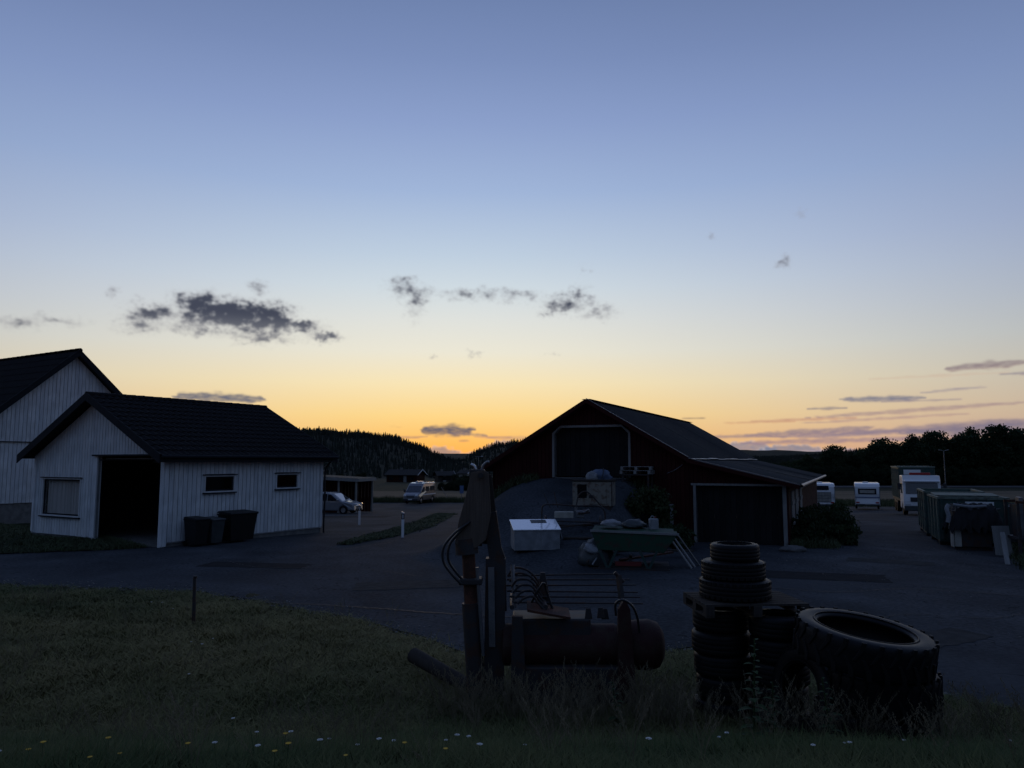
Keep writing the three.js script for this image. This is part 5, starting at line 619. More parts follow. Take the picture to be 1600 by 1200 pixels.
// ---------------------------------------------------------------- rusty grapple loader standing in the grass
{
  const t = thing('grapple_loader', 'rusty farm loader with upright twin arm, hydraulic hoses, round beam and long fork tines', 'farm implement', [0, land(0.5, -10), -10], 0);
  const k = 1 / 118, gx = (u) => (u - 800) * k, gy = (v) => 3.1 - (v - 720) * k - land(0.5, -10), Q = (u, v, w = 0) => [gx(u), gy(v), w];
  // tapered arm plates (pale weathered boards on dark steel)
  const plate = (pts, th, w) => extrude(pts.map(([u, v]) => [gx(u), gy(v)]), th, 0.008, w);
  obj('arm_plate', plate([[713, 846], [745, 852], [760, 840], [768, 800], [764, 738], [756, 734], [737, 738], [730, 770], [718, 815]], 0.05, 0.1), M.paleWood, t);
  obj('arm_plate', plate([[720, 846], [776, 850], [775, 800], [768, 742], [758, 737], [742, 740], [736, 780], [724, 820]], 0.05, -0.14), M.oldWood, t);
  obj('arm_core', [bar(Q(752, 742, -0.02), Q(748, 850, -0.02), 0.1, 0.12)], M.iron, t);
  obj('head_pin', rod(Q(752, 742, -0.22), Q(752, 742, 0.2), 0.035), M.iron, t); obj('head_block', rbox(0.2, 0.12, 0.28, 0.02, gx(746), gy(740), -0.02), M.iron, t);
  obj('pivot_collar', [xf(new THREE.CylinderGeometry(0.14, 0.15, 0.2, 16), gx(730), gy(850), 0.02, 0, 0, 0.1)], M.iron, t);
  obj('hydraulic_cylinder', [rod(Q(733, 858, 0.02), Q(738, 940, 0.02), 0.085, 0.09, 14)], M.rust, t); obj('piston_rod', rod(Q(747, 880, 0.14), Q(757, 1010, 0.12), 0.022), M.galv, t); obj('cylinder_base', [rod(Q(737, 935, 0.02), Q(748, 1085, 0.02), 0.115, 0.12, 14)], M.iron, t); obj('clevis', rbox(0.3, 0.08, 0.28, 0.02, gx(737), gy(902), 0.02), M.iron, t);
  obj('rear_leg', [bar(Q(765, 800, -0.12), Q(777, 880, -0.12), 0.18, 0.14), bar(Q(775, 870, -0.12), Q(772, 1085, -0.1), 0.26, 0.22)], M.iron, t); obj('leg_strip', [bar(Q(768, 882, 0.02), Q(770, 1000, 0.02), 0.08, 0.03)], M.galv, t); obj('gusset', plate([[775, 830], [790, 870], [792, 950], [778, 950]], 0.08, -0.12), M.iron, t);
  obj('hose', tube([Q(732, 815, 0.16), Q(712, 830, 0.2), Q(697, 850, 0.22), Q(697, 870, 0.22), Q(710, 890, 0.2), Q(724, 905, 0.16)], 0.017, 40), M.hose, t); obj('hose', tube([Q(736, 812, 0.14), Q(722, 826, 0.16), Q(706, 846, 0.18), Q(704, 868, 0.18), Q(716, 888, 0.15), Q(728, 902, 0.12)], 0.017, 40), M.hose, t);
  obj('pipe_stub', tube([Q(742, 745, 0.06), Q(744, 735, 0.06), Q(741, 728, 0.06), Q(736, 726, 0.06)], 0.024, 20), M.steel, t); obj('pipe_stub', tube([Q(752, 738, 0.04), Q(755, 728, 0.04), Q(761, 722, 0.04), Q(765, 722, 0.04)], 0.018, 20), M.galv, t); obj('bleed_screw', rod(Q(746, 738, 0), Q(747, 727, 0), 0.03), M.iron, t);
  // body: round beam and end drum, plates, lugs
  const beam = lathe([[0, 0], [0.22, 0], [0.26, 0.03], [0.26, 1.46], [0.24, 1.5], [0.24, 1.62], [0.3, 1.66], [0.32, 1.9], [0.28, 2.02], [0.18, 2.08], [0, 2.09]], 28).rotateZ(-Math.PI / 2); obj('round_beam', xf(beam, gx(785), gy(1000), -0.1), M.rustRed, t);
  obj('body_box', [rbox(1.5, 0.6, 0.7, 0.03, gx(890), gy(1060), -0.15), rbox(1.0, 0.3, 0.6, 0.03, gx(860), gy(975), -0.2)], M.iron, t); obj('deck_plate', [box(0.55, 0.03, 0.4, gx(855), gy(945), 0.05, 0.1, 0, -0.18)], M.rust, t);
  obj('support_leg', [plate([[958, 940], [968, 925], [976, 940], [984, 1075], [956, 1075]], 0.1, 0.2)], M.rustRed, t); obj('support_leg', plate([[800, 950], [816, 950], [822, 1080], [798, 1080]], 0.1, 0.2), M.iron, t);
  for (const [u, v, a] of [[910, 942, 0.06], [928, 940, 0.1], [936, 944, 0.0]]) obj('lug', [plate([[u, v + 16], [u + 2, v], [u + 9, v], [u + 12, v + 16]], 0.03, a)], M.iron, t);
  obj('hose', tube([Q(955, 950, 0.2), Q(955, 932, 0.22), Q(964, 926, 0.24), Q(978, 934, 0.24), Q(986, 950, 0.22), Q(990, 975, 0.2)], 0.016, 30), M.hose, t); obj('hose', tube([Q(830, 935, 0), Q(840, 915, 0.05), Q(848, 905, 0.05), Q(852, 915, 0), Q(862, 945, 0)], 0.016, 30), M.hose, t);
  obj('end_bracket', [bar(Q(968, 900, -0.3), Q(972, 945, -0.2), 0.05, 0.08), rod(Q(962, 895, -0.3), Q(976, 910, -0.3), 0.025)], M.iron, t); obj('mid_bracket', [plate([[845, 895], [852, 895], [862, 945], [838, 945]], 0.05, -0.3)], M.iron, t);
  // fork: long straight tines and curved ones
  const rowsT = [[795, 908, 970, 906], [792, 912, 992, 913], [790, 919, 1000, 919], [792, 925, 1000, 928], [796, 931, 1001, 933], [800, 937, 1003, 940]];
  rowsT.forEach(([u0, v0, u1, v1], i) => obj('tine', [rod(Q(u0, v0, -0.75 + 0.13 * i), Q(u1, v1, -0.8 + 0.13 * i), 0.014, 0.009, 7)], M.iron, t));
  for (let i = 0; i < 6; i++) obj('curved_tine', tube([Q(793 + i * 3, 905 + i * 6, -0.5 + 0.12 * i), Q(803 + i * 3, 892 + i * 7, -0.5 + 0.12 * i), Q(822 + i * 2, 894 + i * 6, -0.5 + 0.12 * i), Q(838, 907 + i * 5, -0.5 + 0.12 * i), Q(850, 930 + i * 3, -0.5 + 0.12 * i)], 0.016, 30, 6), M.iron, t);
  obj('tine_upright', rod(Q(801, 885, -0.4), Q(804, 950, -0.3), 0.028), M.galv, t); obj('tine_bar', rod(Q(848, 938, -0.8), Q(850, 940, 0.1), 0.035), M.iron, t); obj('tine_bar', rod(Q(800, 940, -0.8), Q(800, 940, 0.1), 0.03), M.iron, t);
  const l = tag(obj('fallen_log', [rod([-1.42, land(-1.4, -11.2) + 0.32, -11.2], [-0.55, land(-0.5, -10.4) + 0.1, -10.4], 0.11, 0.1, 12), rod([-1.44, land(-1.4, -11.2) + 0.33, -11.2], [-1.4, land(-1.4, -11.2) + 0.31, -11.18], 0.085, 0.085, 12)], M.oldWood), 'dark log lying in the grass against the loader', 'log');
}

// ---------------------------------------------------------------- grass, weeds, flowers
function bladeClump(seed, n, h, spread, lean, width) {
  const r = rng(seed), p = [];
  for (let i = 0; i < n; i++) {
    const a = r() * 6.283, d = spread * Math.sqrt(r()), bx = Math.cos(a) * d, bz = Math.sin(a) * d, b = r() * 6.283, hh = h * (0.45 + 0.6 * r()), le = lean * hh * (0.3 + r()), w = width * (0.6 + 0.8 * r()), sx = Math.cos(b + 1.57) * w, sz = Math.sin(b + 1.57) * w, pt = (t) => [bx + Math.cos(b) * le * t * t, hh * t * (1 - 0.18 * t), bz + Math.sin(b) * le * t * t];
    const A = pt(0), B = pt(0.5), C = pt(1);
    const q = (P, k) => [[P[0] - sx * k, P[1], P[2] - sz * k], [P[0] + sx * k, P[1], P[2] + sz * k]], [a0, a1] = q(A, 1), [b0, b1] = q(B, 0.75);
    p.push(...a0, ...a1, ...b1, ...a0, ...b1, ...b0, ...b0, ...b1, ...C);
  }
  const g = new THREE.BufferGeometry(); g.setAttribute('position', new THREE.BufferAttribute(new Float32Array(p), 3)); g.computeVertexNormals(); return g;
}
const leafMat = (r, g, b) => new THREE.MeshPhysicalMaterial({ color: new THREE.Color().setRGB(r, g, b), roughness: 0.9, transmission: 0.3, thickness: 0, side: THREE.DoubleSide, specularIntensity: 0.3 });
const grassMat = new THREE.MeshStandardMaterial({ color: 0xffffff, roughness: 0.95, side: THREE.DoubleSide });
function scatter(name, geo, mat, spots, tint) {
  const m = new THREE.InstancedMesh(geo, mat, spots.length), o = new THREE.Object3D(), c = new THREE.Color();
  spots.forEach(([x, y, z, s, a, k, tilt = 0.12], i) => { o.position.set(x, y, z); o.rotation.set(tilt * Math.sin(i * 1.7), a, tilt * Math.cos(i * 2.3)); o.scale.set(s, s * k, s); o.updateMatrix(); m.setMatrixAt(i, o.matrix); m.setColorAt(i, c.setRGB(...tint(x, z, i))); });
  m.name = numbered(name); m.userData.kind = 'stuff'; m.castShadow = m.receiveShadow = true; scene.add(m); return m;
}
const r6 = rng(606);
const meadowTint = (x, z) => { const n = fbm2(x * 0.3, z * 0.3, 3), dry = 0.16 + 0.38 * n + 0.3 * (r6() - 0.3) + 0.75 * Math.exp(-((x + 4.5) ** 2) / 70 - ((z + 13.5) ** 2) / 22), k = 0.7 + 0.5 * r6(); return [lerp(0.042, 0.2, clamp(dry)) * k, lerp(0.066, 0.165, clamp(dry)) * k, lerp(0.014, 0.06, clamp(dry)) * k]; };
{
  const near = [[], [], []], far = [[], []];
  for (let i = 0; i < 78000; i++) {
    const z = -2.6 - 19 * Math.pow(r6(), 1.35), w = -z * 0.75 + 1.6, x = (2 * r6() - 1) * w; if (z < yardEdge(x) + 0.1) continue;
    const n = fbm2(x * 0.45 + 30, z * 0.45, 3); if (n < -0.5 && r6() < 0.3) continue;
    const tall = 0.75 + 0.5 * Math.max(-0.5, n) + 0.25 * r6();
    if (z > -7 - 4 * r6()) near[i % 3].push([x, land(x, z) - 0.02, z, 0.8 + 0.4 * r6(), r6() * 6.28, tall]); else far[i % 2].push([x, land(x, z) - 0.02, z, 0.9 + 0.4 * r6(), r6() * 6.28, tall * 0.85 * (0.55 + 0.45 * ss(0.2, 2.0, z - yardEdge(x)))]);
  }
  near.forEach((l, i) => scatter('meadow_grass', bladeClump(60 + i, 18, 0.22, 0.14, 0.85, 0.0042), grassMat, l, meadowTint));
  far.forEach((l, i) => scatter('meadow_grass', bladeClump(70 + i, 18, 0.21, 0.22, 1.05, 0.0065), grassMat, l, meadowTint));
  // seed-headed grass stalks
  const st = (seed) => { const rr = rng(seed), g = []; for (let i = 0; i < 5; i++) { const a = rr() * 6.28, h = 0.55 + 0.3 * rr(), le = 0.16 + 0.14 * rr(), x0 = 0.06 * (rr() - 0.5), z0 = 0.06 * (rr() - 0.5), pts = [0, 0.4, 0.75, 1].map((t) => V(x0 + Math.cos(a) * le * t * t, h * t * (1 - 0.1 * t), z0 + Math.sin(a) * le * t * t)); g.push(new THREE.TubeGeometry(new THREE.CatmullRomCurve3(pts), 5, 0.0022, 3).toNonIndexed()); for (let j = 0; j < 14; j++) { const t = 0.74 + 0.27 * j / 13, q = V(x0 + Math.cos(a) * le * t * t, h * t * (1 - 0.1 * t), z0 + Math.sin(a) * le * t * t), b = rr() * 6.28, s = 0.02 * (1.25 - (t - 0.74) * 3.2); g.push(box(0.005, 0.016, 0.005, q.x + Math.cos(b) * s, q.y + 0.008, q.z + Math.sin(b) * s, 0.4 * (rr() - 0.5), b, 0.5).toNonIndexed()); } } g.forEach((q) => q.deleteAttribute('uv')); return mergeGeometries(g); };
  const sl = [[], []]; const put = (x, z, s, i) => { if (z > yardEdge(x) + 0.05) sl[i % 2].push([x, land(x, z) - 0.02, z, s, r6() * 6.28, 0.85 + 0.3 * r6()]); };
  for (let i = 0; i < 600; i++) { const z = -4.5 - 13 * r6(), x = (2 * r6() - 1) * (-z * 0.72 + 0.6); if (fbm2(x * 0.4 + 50, z * 0.4, 2) > -0.05) put(x, z, 0.5 + 0.3 * r6(), i); }
  for (let i = 0; i < 210; i++) { const c = [[-0.45, -9.4, 0.5], [0.6, -9.3, 1.0], [1.5, -9.2, 0.8], [2.3, -8.6, 0.9], [3.2, -7.6, 0.9], [4.6, -7.7, 0.6]][i % 6]; put(c[0] + c[2] * (2 * r6() - 1), c[1] + 0.3 * (2 * r6() - 1), 0.5 + 0.45 * r6(), i); }
  for (let i = 0; i < 90; i++) put(-0.5 + 2.5 * r6(), -8.3 - 1.1 * r6(), 0.55 + 0.5 * r6() * r6() + 0.05, i);
  sl.forEach((l, i) => scatter('seeding_grass', st(80 + i), grassMat, l, () => { const k = 0.7 + 0.5 * r6(); return [0.16 * k, 0.13 * k, 0.075 * k]; }));
  // verges, lawn edge and slopes
  const vg = []; const strip = (A, B, n, h) => { for (let i = 0; i < n; i++) { const u = r6() * (A.length - 1), k = Math.min(A.length - 2, Math.floor(u)), f = u - k, v = r6(), x = lerp(lerp(A[k][0], A[k + 1][0], f), lerp(B[k][0], B[k + 1][0], f), v), z = lerp(lerp(A[k][1], A[k + 1][1], f), lerp(B[k][1], B[k + 1][1], f), v); vg.push([x, land(x, z) + 0.03, z, 0.9 + 0.5 * r6(), r6() * 6.28, h * (0.7 + 0.6 * r6())]); } };
  strip(WEDGE_A, WEDGE_B, 800, 0.32); strip(LAWN_A.slice(2), LAWN_B.slice(2), 2200, 0.4); strip([[-30, -24.9], [-17, -25.4]], [[-27, -40], [-19, -34]], 1200, 0.4); strip([[-1.7, -30.9], [-0.8, -31.0], [0.2, -31.1], [0.9, -31.5]], [[-2.0, -32.6], [-1.2, -32.6], [-0.3, -32.5], [0.9, -32.3]], 500, 0.7); strip([[5.3, -28.2], [5.9, -27.3], [6.2, -28.2]], [[4.6, -30.6], [5.6, -30.2], [6.4, -29.8]], 320, 1.0); strip([[13.4, -18], [14.6, -22], [16.4, -25], [19.6, -30]], [[30, -18], [22, -22], [24, -26], [28, -30]], 2600, 0.6); strip([[-40, -96.5], [-1, -96.5]], [[-40, -101], [-1, -101]], 2600, 2.0); strip([[14, -83], [70, -83]], [[14, -101], [80, -101]], 3600, 1.5);
  strip([[9.9, -27.4], [12.4, -33]], [[11.2, -26.9], [14.6, -33]], 400, 0.9);
  scatter('verge_grass', bladeClump(91, 18, 0.32, 0.24, 0.6, 0.009), grassMat, vg, (x, z) => { const k = 0.6 + 0.6 * r6(), d = 0.5 * r6(); return [lerp(0.045, 0.08, d) * k, lerp(0.065, 0.075, d) * k, lerp(0.02, 0.035, d) * k]; });
}
// loose stones and grit along the edges of the yard
{
  const s = new THREE.IcosahedronGeometry(1, 1), p = s.attributes.position; for (let i = 0; i < p.count; i++) { const k = 1 + 0.35 * n3(p.getX(i) * 1.3, p.getY(i) * 1.3, p.getZ(i) * 1.3); p.setXYZ(i, p.getX(i) * k, p.getY(i) * k * 0.6, p.getZ(i) * k); } s.computeVertexNormals();
  const l = []; for (let i = 0; i < 2600; i++) { let x, z; if (i % 3) { x = -14 + 24 * r6(); z = yardEdge(x) - 1.3 * r6() * r6() + 0.2; } else { x = 8 + 16 * r6(); z = -12 - 22 * r6(); if (z < -26 && x < 14) continue; } const q = 0.008 + 0.022 * r6() * r6(); l.push([x, land(x, z) + 0.03, z, q, r6() * 6.28, 1]); }
  scatter('loose_gravel', s, grassMat, l, () => { const k = 0.6 + 0.8 * r6(); return [0.13 * k, 0.125 * k, 0.115 * k]; });
}
// flowers in the meadow: yarrow heads and yellow hawkbits
{
  const yarrow = (t) => { obj('stem', [rod([0, 0, 0], [0.02, 0.3, 0.01], 0.0022, 0.0018, 5)], M.stem, t); const g = [], r = rng(3); for (let i = 0; i < 26; i++) { const a = r() * 6.28, d = 0.027 * Math.sqrt(r()); g.push(xf(new THREE.CylinderGeometry(0.005, 0.003, 0.006, 6), 0.02 + Math.cos(a) * d, 0.305 - d * 0.25, 0.01 + Math.sin(a) * d)); } obj('flower_head', g, M.petalWhite, t).userData.kind = 'stuff'; for (let i = 0; i < 4; i++) obj('leaf', box(0.05, 0.002, 0.01, 0.025 * Math.cos(i * 2), 0.06 + 0.05 * i, 0.025 * Math.sin(i * 2), 0, -i * 2, 0.4), M.stem, t); };
  const hawk = (t) => { obj('stem', [rod([0, 0, 0], [-0.015, 0.26, 0.01], 0.002, 0.0016, 5)], M.stem, t); const g = [xf(new THREE.CylinderGeometry(0.007, 0.004, 0.01, 8), -0.015, 0.262, 0.01)]; for (let i = 0; i < 12; i++) { const a = i / 12 * 6.283; g.push(box(0.016, 0.0015, 0.006, -0.015 + Math.cos(a) * 0.012, 0.266, 0.01 + Math.sin(a) * 0.012, 0, -a, 0.2)); } obj('flower_head', g, M.petalYellow, t).userData.kind = 'stuff'; };
  M.stem = std(0.03, 0.05, 0.018, 0.9); M.petalWhite = std(0.72, 0.72, 0.68, 0.8); M.petalYellow = std(0.55, 0.33, 0.02, 0.7);
  const place = (name, label, group, build, list, s0) => { const proto = thing(name, label, 'flower', [0, 0, 0], 0, group); build(proto); list.forEach(([x, z], i) => { const o = i ? proto.clone() : proto; if (i) { o.name = numbered(name); scene.add(o); } o.position.set(x, land(x, z) + 0.02, z); o.rotation.y = i * 1.9; o.scale.setScalar(s0 * (0.85 + 0.4 * ((i * 0.37) % 1))); }); };
  const W = [[-6.75, -15.4], [-7.2, -15.9], [-7.35, -15.8], [-5.2, -12.6], [-4.9, -12.7], [-4.85, -12.2], [-6.8, -10.2], [-4.4, -10.6], [-1.85, -6.6], [-1.5, -6.5], [-0.95, -5.55], [-1.1, -5.6], [-0.85, -5.75], [-1.3, -5.3], [-3.2, -4.9], [-1.6, -5.0], [-0.42, -6.0], [-0.52, -6.05], [-0.32, -6.0], [0.1, -5.8], [1.75, -6.7], [1.85, -6.75], [2.5, -5.9], [2.3, -5.4], [0.9, -5.2], [3.1, -6.2], [-2.4, -7.4], [-3.0, -8.4], [2.0, -5.2], [-0.2, -5.0], [4.1, -6.5], [-2.0, -5.3]];
  const Y = [[-3.2, -4.9], [-2.95, -4.8], [-2.9, -4.85], [-2.35, -4.75], [-1.4, -4.65], [-1.35, -4.7], [-2.4, -4.5], [-3.3, -4.75], [-1.6, -5.5], [-0.4, -4.8], [-2.0, -4.9], [-1.0, -4.7], [-0.7, -5.1], [-2.65, -5.2]];
  place('white_flower', 'small flat-topped white wildflower standing in the meadow grass', 'white wildflowers in the meadow', yarrow, W, 0.62); place('yellow_flower', 'small yellow wildflower low in the meadow grass', 'yellow wildflowers in the meadow', hawk, Y, 0.75);
}
// leafy weeds before the tyres
function weed(label, x, z, h, n, size, seed, group) {
  const t = thing('leafy_weed', label, 'plant', [x, land(x, z) - 0.03, z], 0, group), r = rng(seed), bend = 0.08 * (r() - 0.5);
  obj('stem', [tube([[0, 0, 0], [bend, h * 0.5, 0.02], [bend * 2.2, h, 0.03]], 0.007, 16, 6)], M.stem, t);
  const leaf = []; const us = range(0, 1, 5); for (let i = 0; i < 5; i++) { const w = (u) => 0.3 * Math.sin(Math.PI * Math.pow(u, 0.75)), y = (u) => 0.25 * u - 0.42 * u * u; const a = us[i], b = us[i + 1]; for (const s of [1, -1]) leaf.push(a, y(a), 0, a, y(a) + 0.05 * w(a) * 3, s * w(a), b, y(b) + 0.05 * w(b) * 3, s * w(b), a, y(a), 0, b, y(b) + 0.05 * w(b) * 3, s * w(b), b, y(b), 0); }
  const lg = new THREE.BufferGeometry(); lg.setAttribute('position', new THREE.BufferAttribute(new Float32Array(leaf), 3)); lg.computeVertexNormals(); const g = fuse(lg); g.isReady = true;
  for (let i = 0; i < n; i++) { const f = (i + 0.5) / n, m = obj('leaf', g, M.weedLeaf[i % 2], t); m.position.set(bend * 2.2 * f * f, h * (0.12 + 0.88 * f), 0.03 * f); m.rotation.set(0, i * 2.4 + r(), 0.3 * f - 0.15 + 0.3 * r()); m.scale.setScalar(size * (1.15 - 0.75 * f) * (0.8 + 0.4 * r())); }
}
M.weedLeaf = [leafMat(0.05, 0.085, 0.03), leafMat(0.06, 0.09, 0.04)];
weed('tall leafy weed growing before the tyre columns', 2.36, -7.7, 1.12, 30, 0.15, 5, 'leafy weeds by the tyres'); weed('broad leafy weed growing at the foot of the tyre columns', 2.62, -7.9, 0.7, 20, 0.15, 6, 'leafy weeds by the tyres'); weed('leafy weed growing between the tyre columns and the tractor tyres', 3.05, -7.5, 0.75, 22, 0.13, 7, 'leafy weeds by the tyres'); weed('small leafy weed at the foot of the loader', 1.2, -8.9, 0.6, 18, 0.12, 8, 'leafy weeds by the tyres');
// ---------------------------------------------------------------- bushes
function leafCloud(seed, clumps, per, leaf) { // clumps: [x, y, z, rx, ry, rz]
  const r = rng(seed), p = [];
  for (const [cx, cy, cz, rx, ry, rz] of clumps) for (let i = 0; i < per; i++) {
    const u = 2 * r() - 1, a = r() * 6.283, q = Math.pow(r(), 0.45), s = Math.sqrt(1 - u * u), k = q * (1 + 0.25 * n3(cx + u * 2, cy + a, cz)), x = cx + rx * k * s * Math.cos(a), y = cy + ry * k * u, z = cz + rz * k * s * Math.sin(a), l = leaf * (0.6 + 0.8 * r()), t1 = r() * 6.28, t2 = r() * 3.14 - 1.57, d = V(Math.cos(t1) * Math.cos(t2), Math.sin(t2), Math.sin(t1) * Math.cos(t2)).multiplyScalar(l), e = V(r() - 0.5, r() - 0.5, r() - 0.5).cross(d).normalize().multiplyScalar(l * 0.45);
    p.push(x, y, z, x + d.x * 0.5 + e.x, y + d.y * 0.5 + e.y, z + d.z * 0.5 + e.z, x + d.x, y + d.y, z + d.z, x, y, z, x + d.x, y + d.y, z + d.z, x + d.x * 0.5 - e.x, y + d.y * 0.5 - e.y, z + d.z * 0.5 - e.z);
  }
  const g = new THREE.BufferGeometry(); g.setAttribute('position', new THREE.BufferAttribute(new Float32Array(p), 3)); g.computeVertexNormals(); return g;
}
function bush(label, x, z, w, h, d, seed, mat, group) {
  const t = thing('bush', label, 'bush', [x, land(x, z) - 0.05, z], 0, group), r = rng(seed), cl = [], stems = [];
  for (let i = 0; i < 12; i++) { const a = r() * 6.28, q = Math.sqrt(r()) * 0.36, cx = Math.cos(a) * q * w, cz = Math.sin(a) * q * d, cy = h * (0.25 + 0.6 * r() * (1 - q * 1.1)); cl.push([cx, cy, cz, w * 0.2, h * 0.2, d * 0.22]); stems.push(tube([[0.1 * cx, 0, 0.1 * cz], [0.5 * cx, cy * 0.6, 0.5 * cz], [cx, cy + h * 0.1, cz]], 0.014, 8, 5)); }
  obj('stems', stems, M.bark, t).userData.kind = 'stuff'; obj('foliage', leafCloud(seed + 1, cl, 170, 0.12), mat, t).userData.kind = 'stuff';
}
M.bark = std(0.035, 0.028, 0.022, 0.95, { map: mottled }); M.leaf = [leafMat(0.03, 0.05, 0.018), leafMat(0.024, 0.042, 0.016), leafMat(0.04, 0.055, 0.02)];
bush('tall green bush growing on the slope between the barn doors', 5.0, -28.0, 2.0, 1.9, 1.6, 101, M.leaf[2], 'bushes round the barn'); bush('low bush beside the grey door post of the barn', 5.6, -26.9, 1.5, 1.1, 1.2, 102, M.leaf[0], 'bushes round the barn');
bush('dark bush against the lean-to side wall, nearest its corner', 11.0, -28.4, 1.8, 1.35, 1.7, 103, M.leaf[1], 'bushes round the barn'); bush('dark wide bush along the lean-to side wall, behind the corner bush', 12.6, -31.2, 2.2, 1.5, 2.6, 104, M.leaf[1], 'bushes round the barn'); bush('dark bush at the far end of the lean-to hedge', 14.6, -35.4, 2.4, 1.5, 3.0, 105, M.leaf[0], 'bushes round the barn'); bush('low spreading bush in front of the lean-to hedge', 12.2, -28.6, 1.6, 0.9, 1.6, 106, M.leaf[0], 'bushes round the barn');
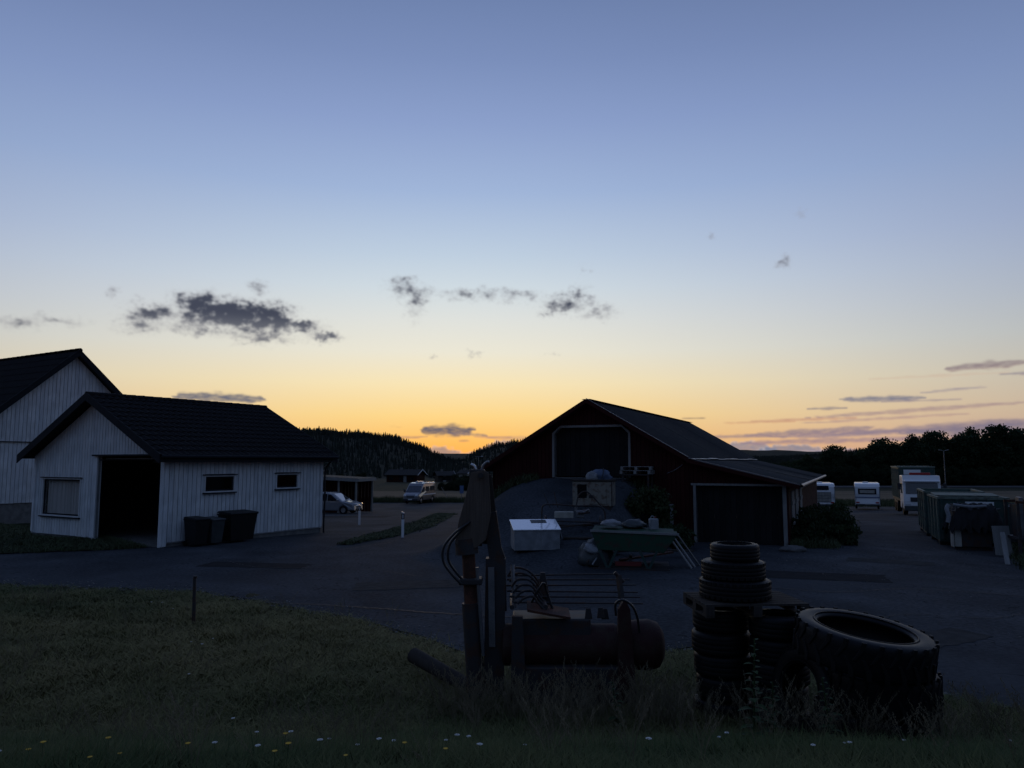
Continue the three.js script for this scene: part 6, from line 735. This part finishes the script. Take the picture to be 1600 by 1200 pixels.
// ---------------------------------------------------------------- trees on the right beyond the far road
{
  const kinds = [0, 1, 2].map((v) => {
    const r = rng(200 + v), H = 13 + v, trunk = [], cl = [];
    trunk.push(tube([[0, -0.5, 0], [0.15, H * 0.3, 0.1], [-0.1, H * 0.6, 0], [0.1, H * 0.85, 0.1]], 0.22, 16, 8));
    for (let i = 0; i < 9; i++) { const a = i * 2.4 + r(), y = H * (0.25 + 0.06 * i), l = 2.2 + 1.6 * r() * (1 - i / 14); trunk.push(tube([[0, y, 0], [Math.cos(a) * l * 0.5, y + 0.8, Math.sin(a) * l * 0.5], [Math.cos(a) * l, y + 1.9, Math.sin(a) * l]], 0.07, 8, 5)); cl.push([Math.cos(a) * l, y + 1.9, Math.sin(a) * l, 1.5 + 0.6 * r(), 1.1 + 0.5 * r(), 1.5]); }
    for (let i = 0; i < 16; i++) { const a = r() * 6.28, y = H * (0.3 + 0.65 * r()), q = 3.9 * Math.sin(Math.PI * clamp((y / H - 0.18) / 0.92)) * Math.sqrt(r()); cl.push([Math.cos(a) * q, y, Math.sin(a) * q, 1.3 + 0.8 * r(), 0.9 + 0.6 * r(), 1.3 + 0.6 * r()]); }
    cl.push([0, H * 0.93, 0, 1.6, 1.3, 1.6]);
    return { trunk: Object.assign(fuse(trunk), { isReady: true }), crown: Object.assign(fuse(leafCloud(210 + v, cl, 130, 0.5)), { isReady: true }) };
  });
  const r = rng(240), words = ['lone round-headed tree standing apart at the wood edge'];
  // [x, z, height above the far plain]
  const T = [[83.5, -197, 10.6, 0], [77.5, -200, 8.0, 1], [93.5, -196, 11.2, 1], [98, -199, 12.6, 3], [104, -196, 13.2, 1], [110, -199, 14.6, 3], [116, -196, 13.6, 1], [121, -199, 15.2, 2], [127, -196, 16.2, 2], [133, -199, 15.2, 2], [139, -196, 15.6, 1], [146, -199, 14.8, 3], [152, -196, 15.2, 1], [158, -199, 15.4, 3], [165, -196, 15.0, 2], [88, -203, 9.0, 3], [172, -199, 15.6, 1]];
  const ordinal = ['', 'first', 'second', 'third', 'fourth', 'fifth', 'sixth', 'seventh', 'eighth', 'ninth', 'tenth', 'eleventh', 'twelfth', 'thirteenth', 'fourteenth', 'fifteenth', 'sixteenth'], kindWord = ['', 'round-crowned broadleaf tree', 'tall open-crowned broadleaf tree', 'dense broadleaf tree'];
  const row = T.map((q, i) => i).filter((i) => T[i][3] && T[i][0] > 80).sort((a, b) => T[a][0] - T[b][0]);
  T.forEach(([x, z, h, k], i) => { const v = i % 3, t = thing('broadleaf_tree', k === 0 ? words[0] : row.includes(i) ? `${kindWord[k]}, ${ordinal[row.indexOf(i) + 1]} in the far road row from the lone tree` : 'low round-crowned tree at the tail of the wood, before the lone tree', 'tree', [x, -3.1, z], r() * 6.28, 'broadleaf trees along the far road'); obj('trunk', kinds[v].trunk, M.bark, t); const c = obj('crown', kinds[v].crown, M.leaf[1], t); c.userData.kind = 'stuff'; t.scale.set(1.05 * h / 14, h / (13.6 + v), 1.05 * h / 14); });
  // the wood behind them and the undergrowth at its foot read as one mass
  const spots = []; for (let i = 0; i < 620; i++) { const x = 66 + 120 * r(), z = -203 - 60 * r(), top = poly([[60, 4], [80, 7], [92, 9], [110, 12.2], [140, 13.2], [200, 13.5]], x * 200 / -z); spots.push([x, -3.2, z, top / 14 * (0.8 + 0.25 * r()), r() * 6.28, 1]); }
  for (let i = 0; i < 420; i++) { const x = 62 + 120 * r(), z = -188 - 14 * r(); spots.push([x, -4.0, z, 0.28 + 0.14 * r(), r() * 6.28, 1]); }
  scatter('broadleaf_wood', kinds[1].crown, M.leafWood = leafMat(1, 1, 1), spots, () => { const k = 0.7 + 0.5 * r(); return [0.024 * k, 0.04 * k, 0.016 * k]; });
  // spruces on the hills
  const sp = []; const rr = rng(260); for (let i = 0; i < 9; i++) { const y0 = 0.08 + i * 0.1, R0 = 0.24 * (1 - i / 9.6) + 0.015; for (let j = 0; j < 9; j++) { const a = j / 9 * 6.283 + i * 0.7 + rr() * 0.5, b = a + 0.55, l = R0 * (0.7 + 0.6 * rr()); sp.push(0, y0 + 0.12, 0, Math.cos(a) * l, y0 - 0.04 * rr(), Math.sin(a) * l, Math.cos(b) * l * 0.8, y0, Math.sin(b) * l * 0.8); } }
  const sg = new THREE.BufferGeometry(); sg.setAttribute('position', new THREE.BufferAttribute(new Float32Array(sp), 3)); sg.computeVertexNormals();
  const wood_ = (name, f, n, x0, x1, h0, h1, t0 = 0.02) => { const l = []; for (let i = 0; i < n; i++) { const x = lerp(x0, x1, rr()), t = i < n * 0.45 ? 0.86 + 0.2 * rr() : t0 + (1 - t0) * rr(), q = f(x, Math.min(1, t)), h = lerp(h0, h1, rr() * rr()); l.push([x, q.y - 0.4, q.z - (t > 1 ? 6 : 0), h * (0.8 + 0.3 * rr()), rr() * 6.28, 1.15, 0.02]); } scatter(name, sg, grassMat, l, () => { const k = 0.6 + 0.6 * rr(); return [0.018 * k, 0.026 * k, 0.016 * k]; }); };
  wood_('spruce_wood', hillNear, 8000, -330, -24, 3, 5.5); wood_('spruce_wood', hillMid, 3600, -30, 210, 3, 5.5); wood_('far_spruce_wood', hillLow, 7000, -260, 900, 5, 9, 0.0);
  // thicket at the foot of the left hill and along the field
  const th = []; for (let i = 0; i < 1900; i++) { const x = -150 + 148 * rr(), z = -154 - 96 * rr() * rr(); if (Math.abs(x + 31) < 9 && z > -236 || Math.abs(x + 20) < 5 && z > -230) continue; th.push([x, -3.5, z, 0.1 + 0.2 * rr() * rr(), rr() * 6.28, 1]); }
  scatter('hedgerow', kinds[0].crown, M.leafWood, th, () => { const k = 0.6 + 0.6 * rr(); return [0.024 * k, 0.034 * k, 0.016 * k]; });
}
renderer.render(scene, camera);
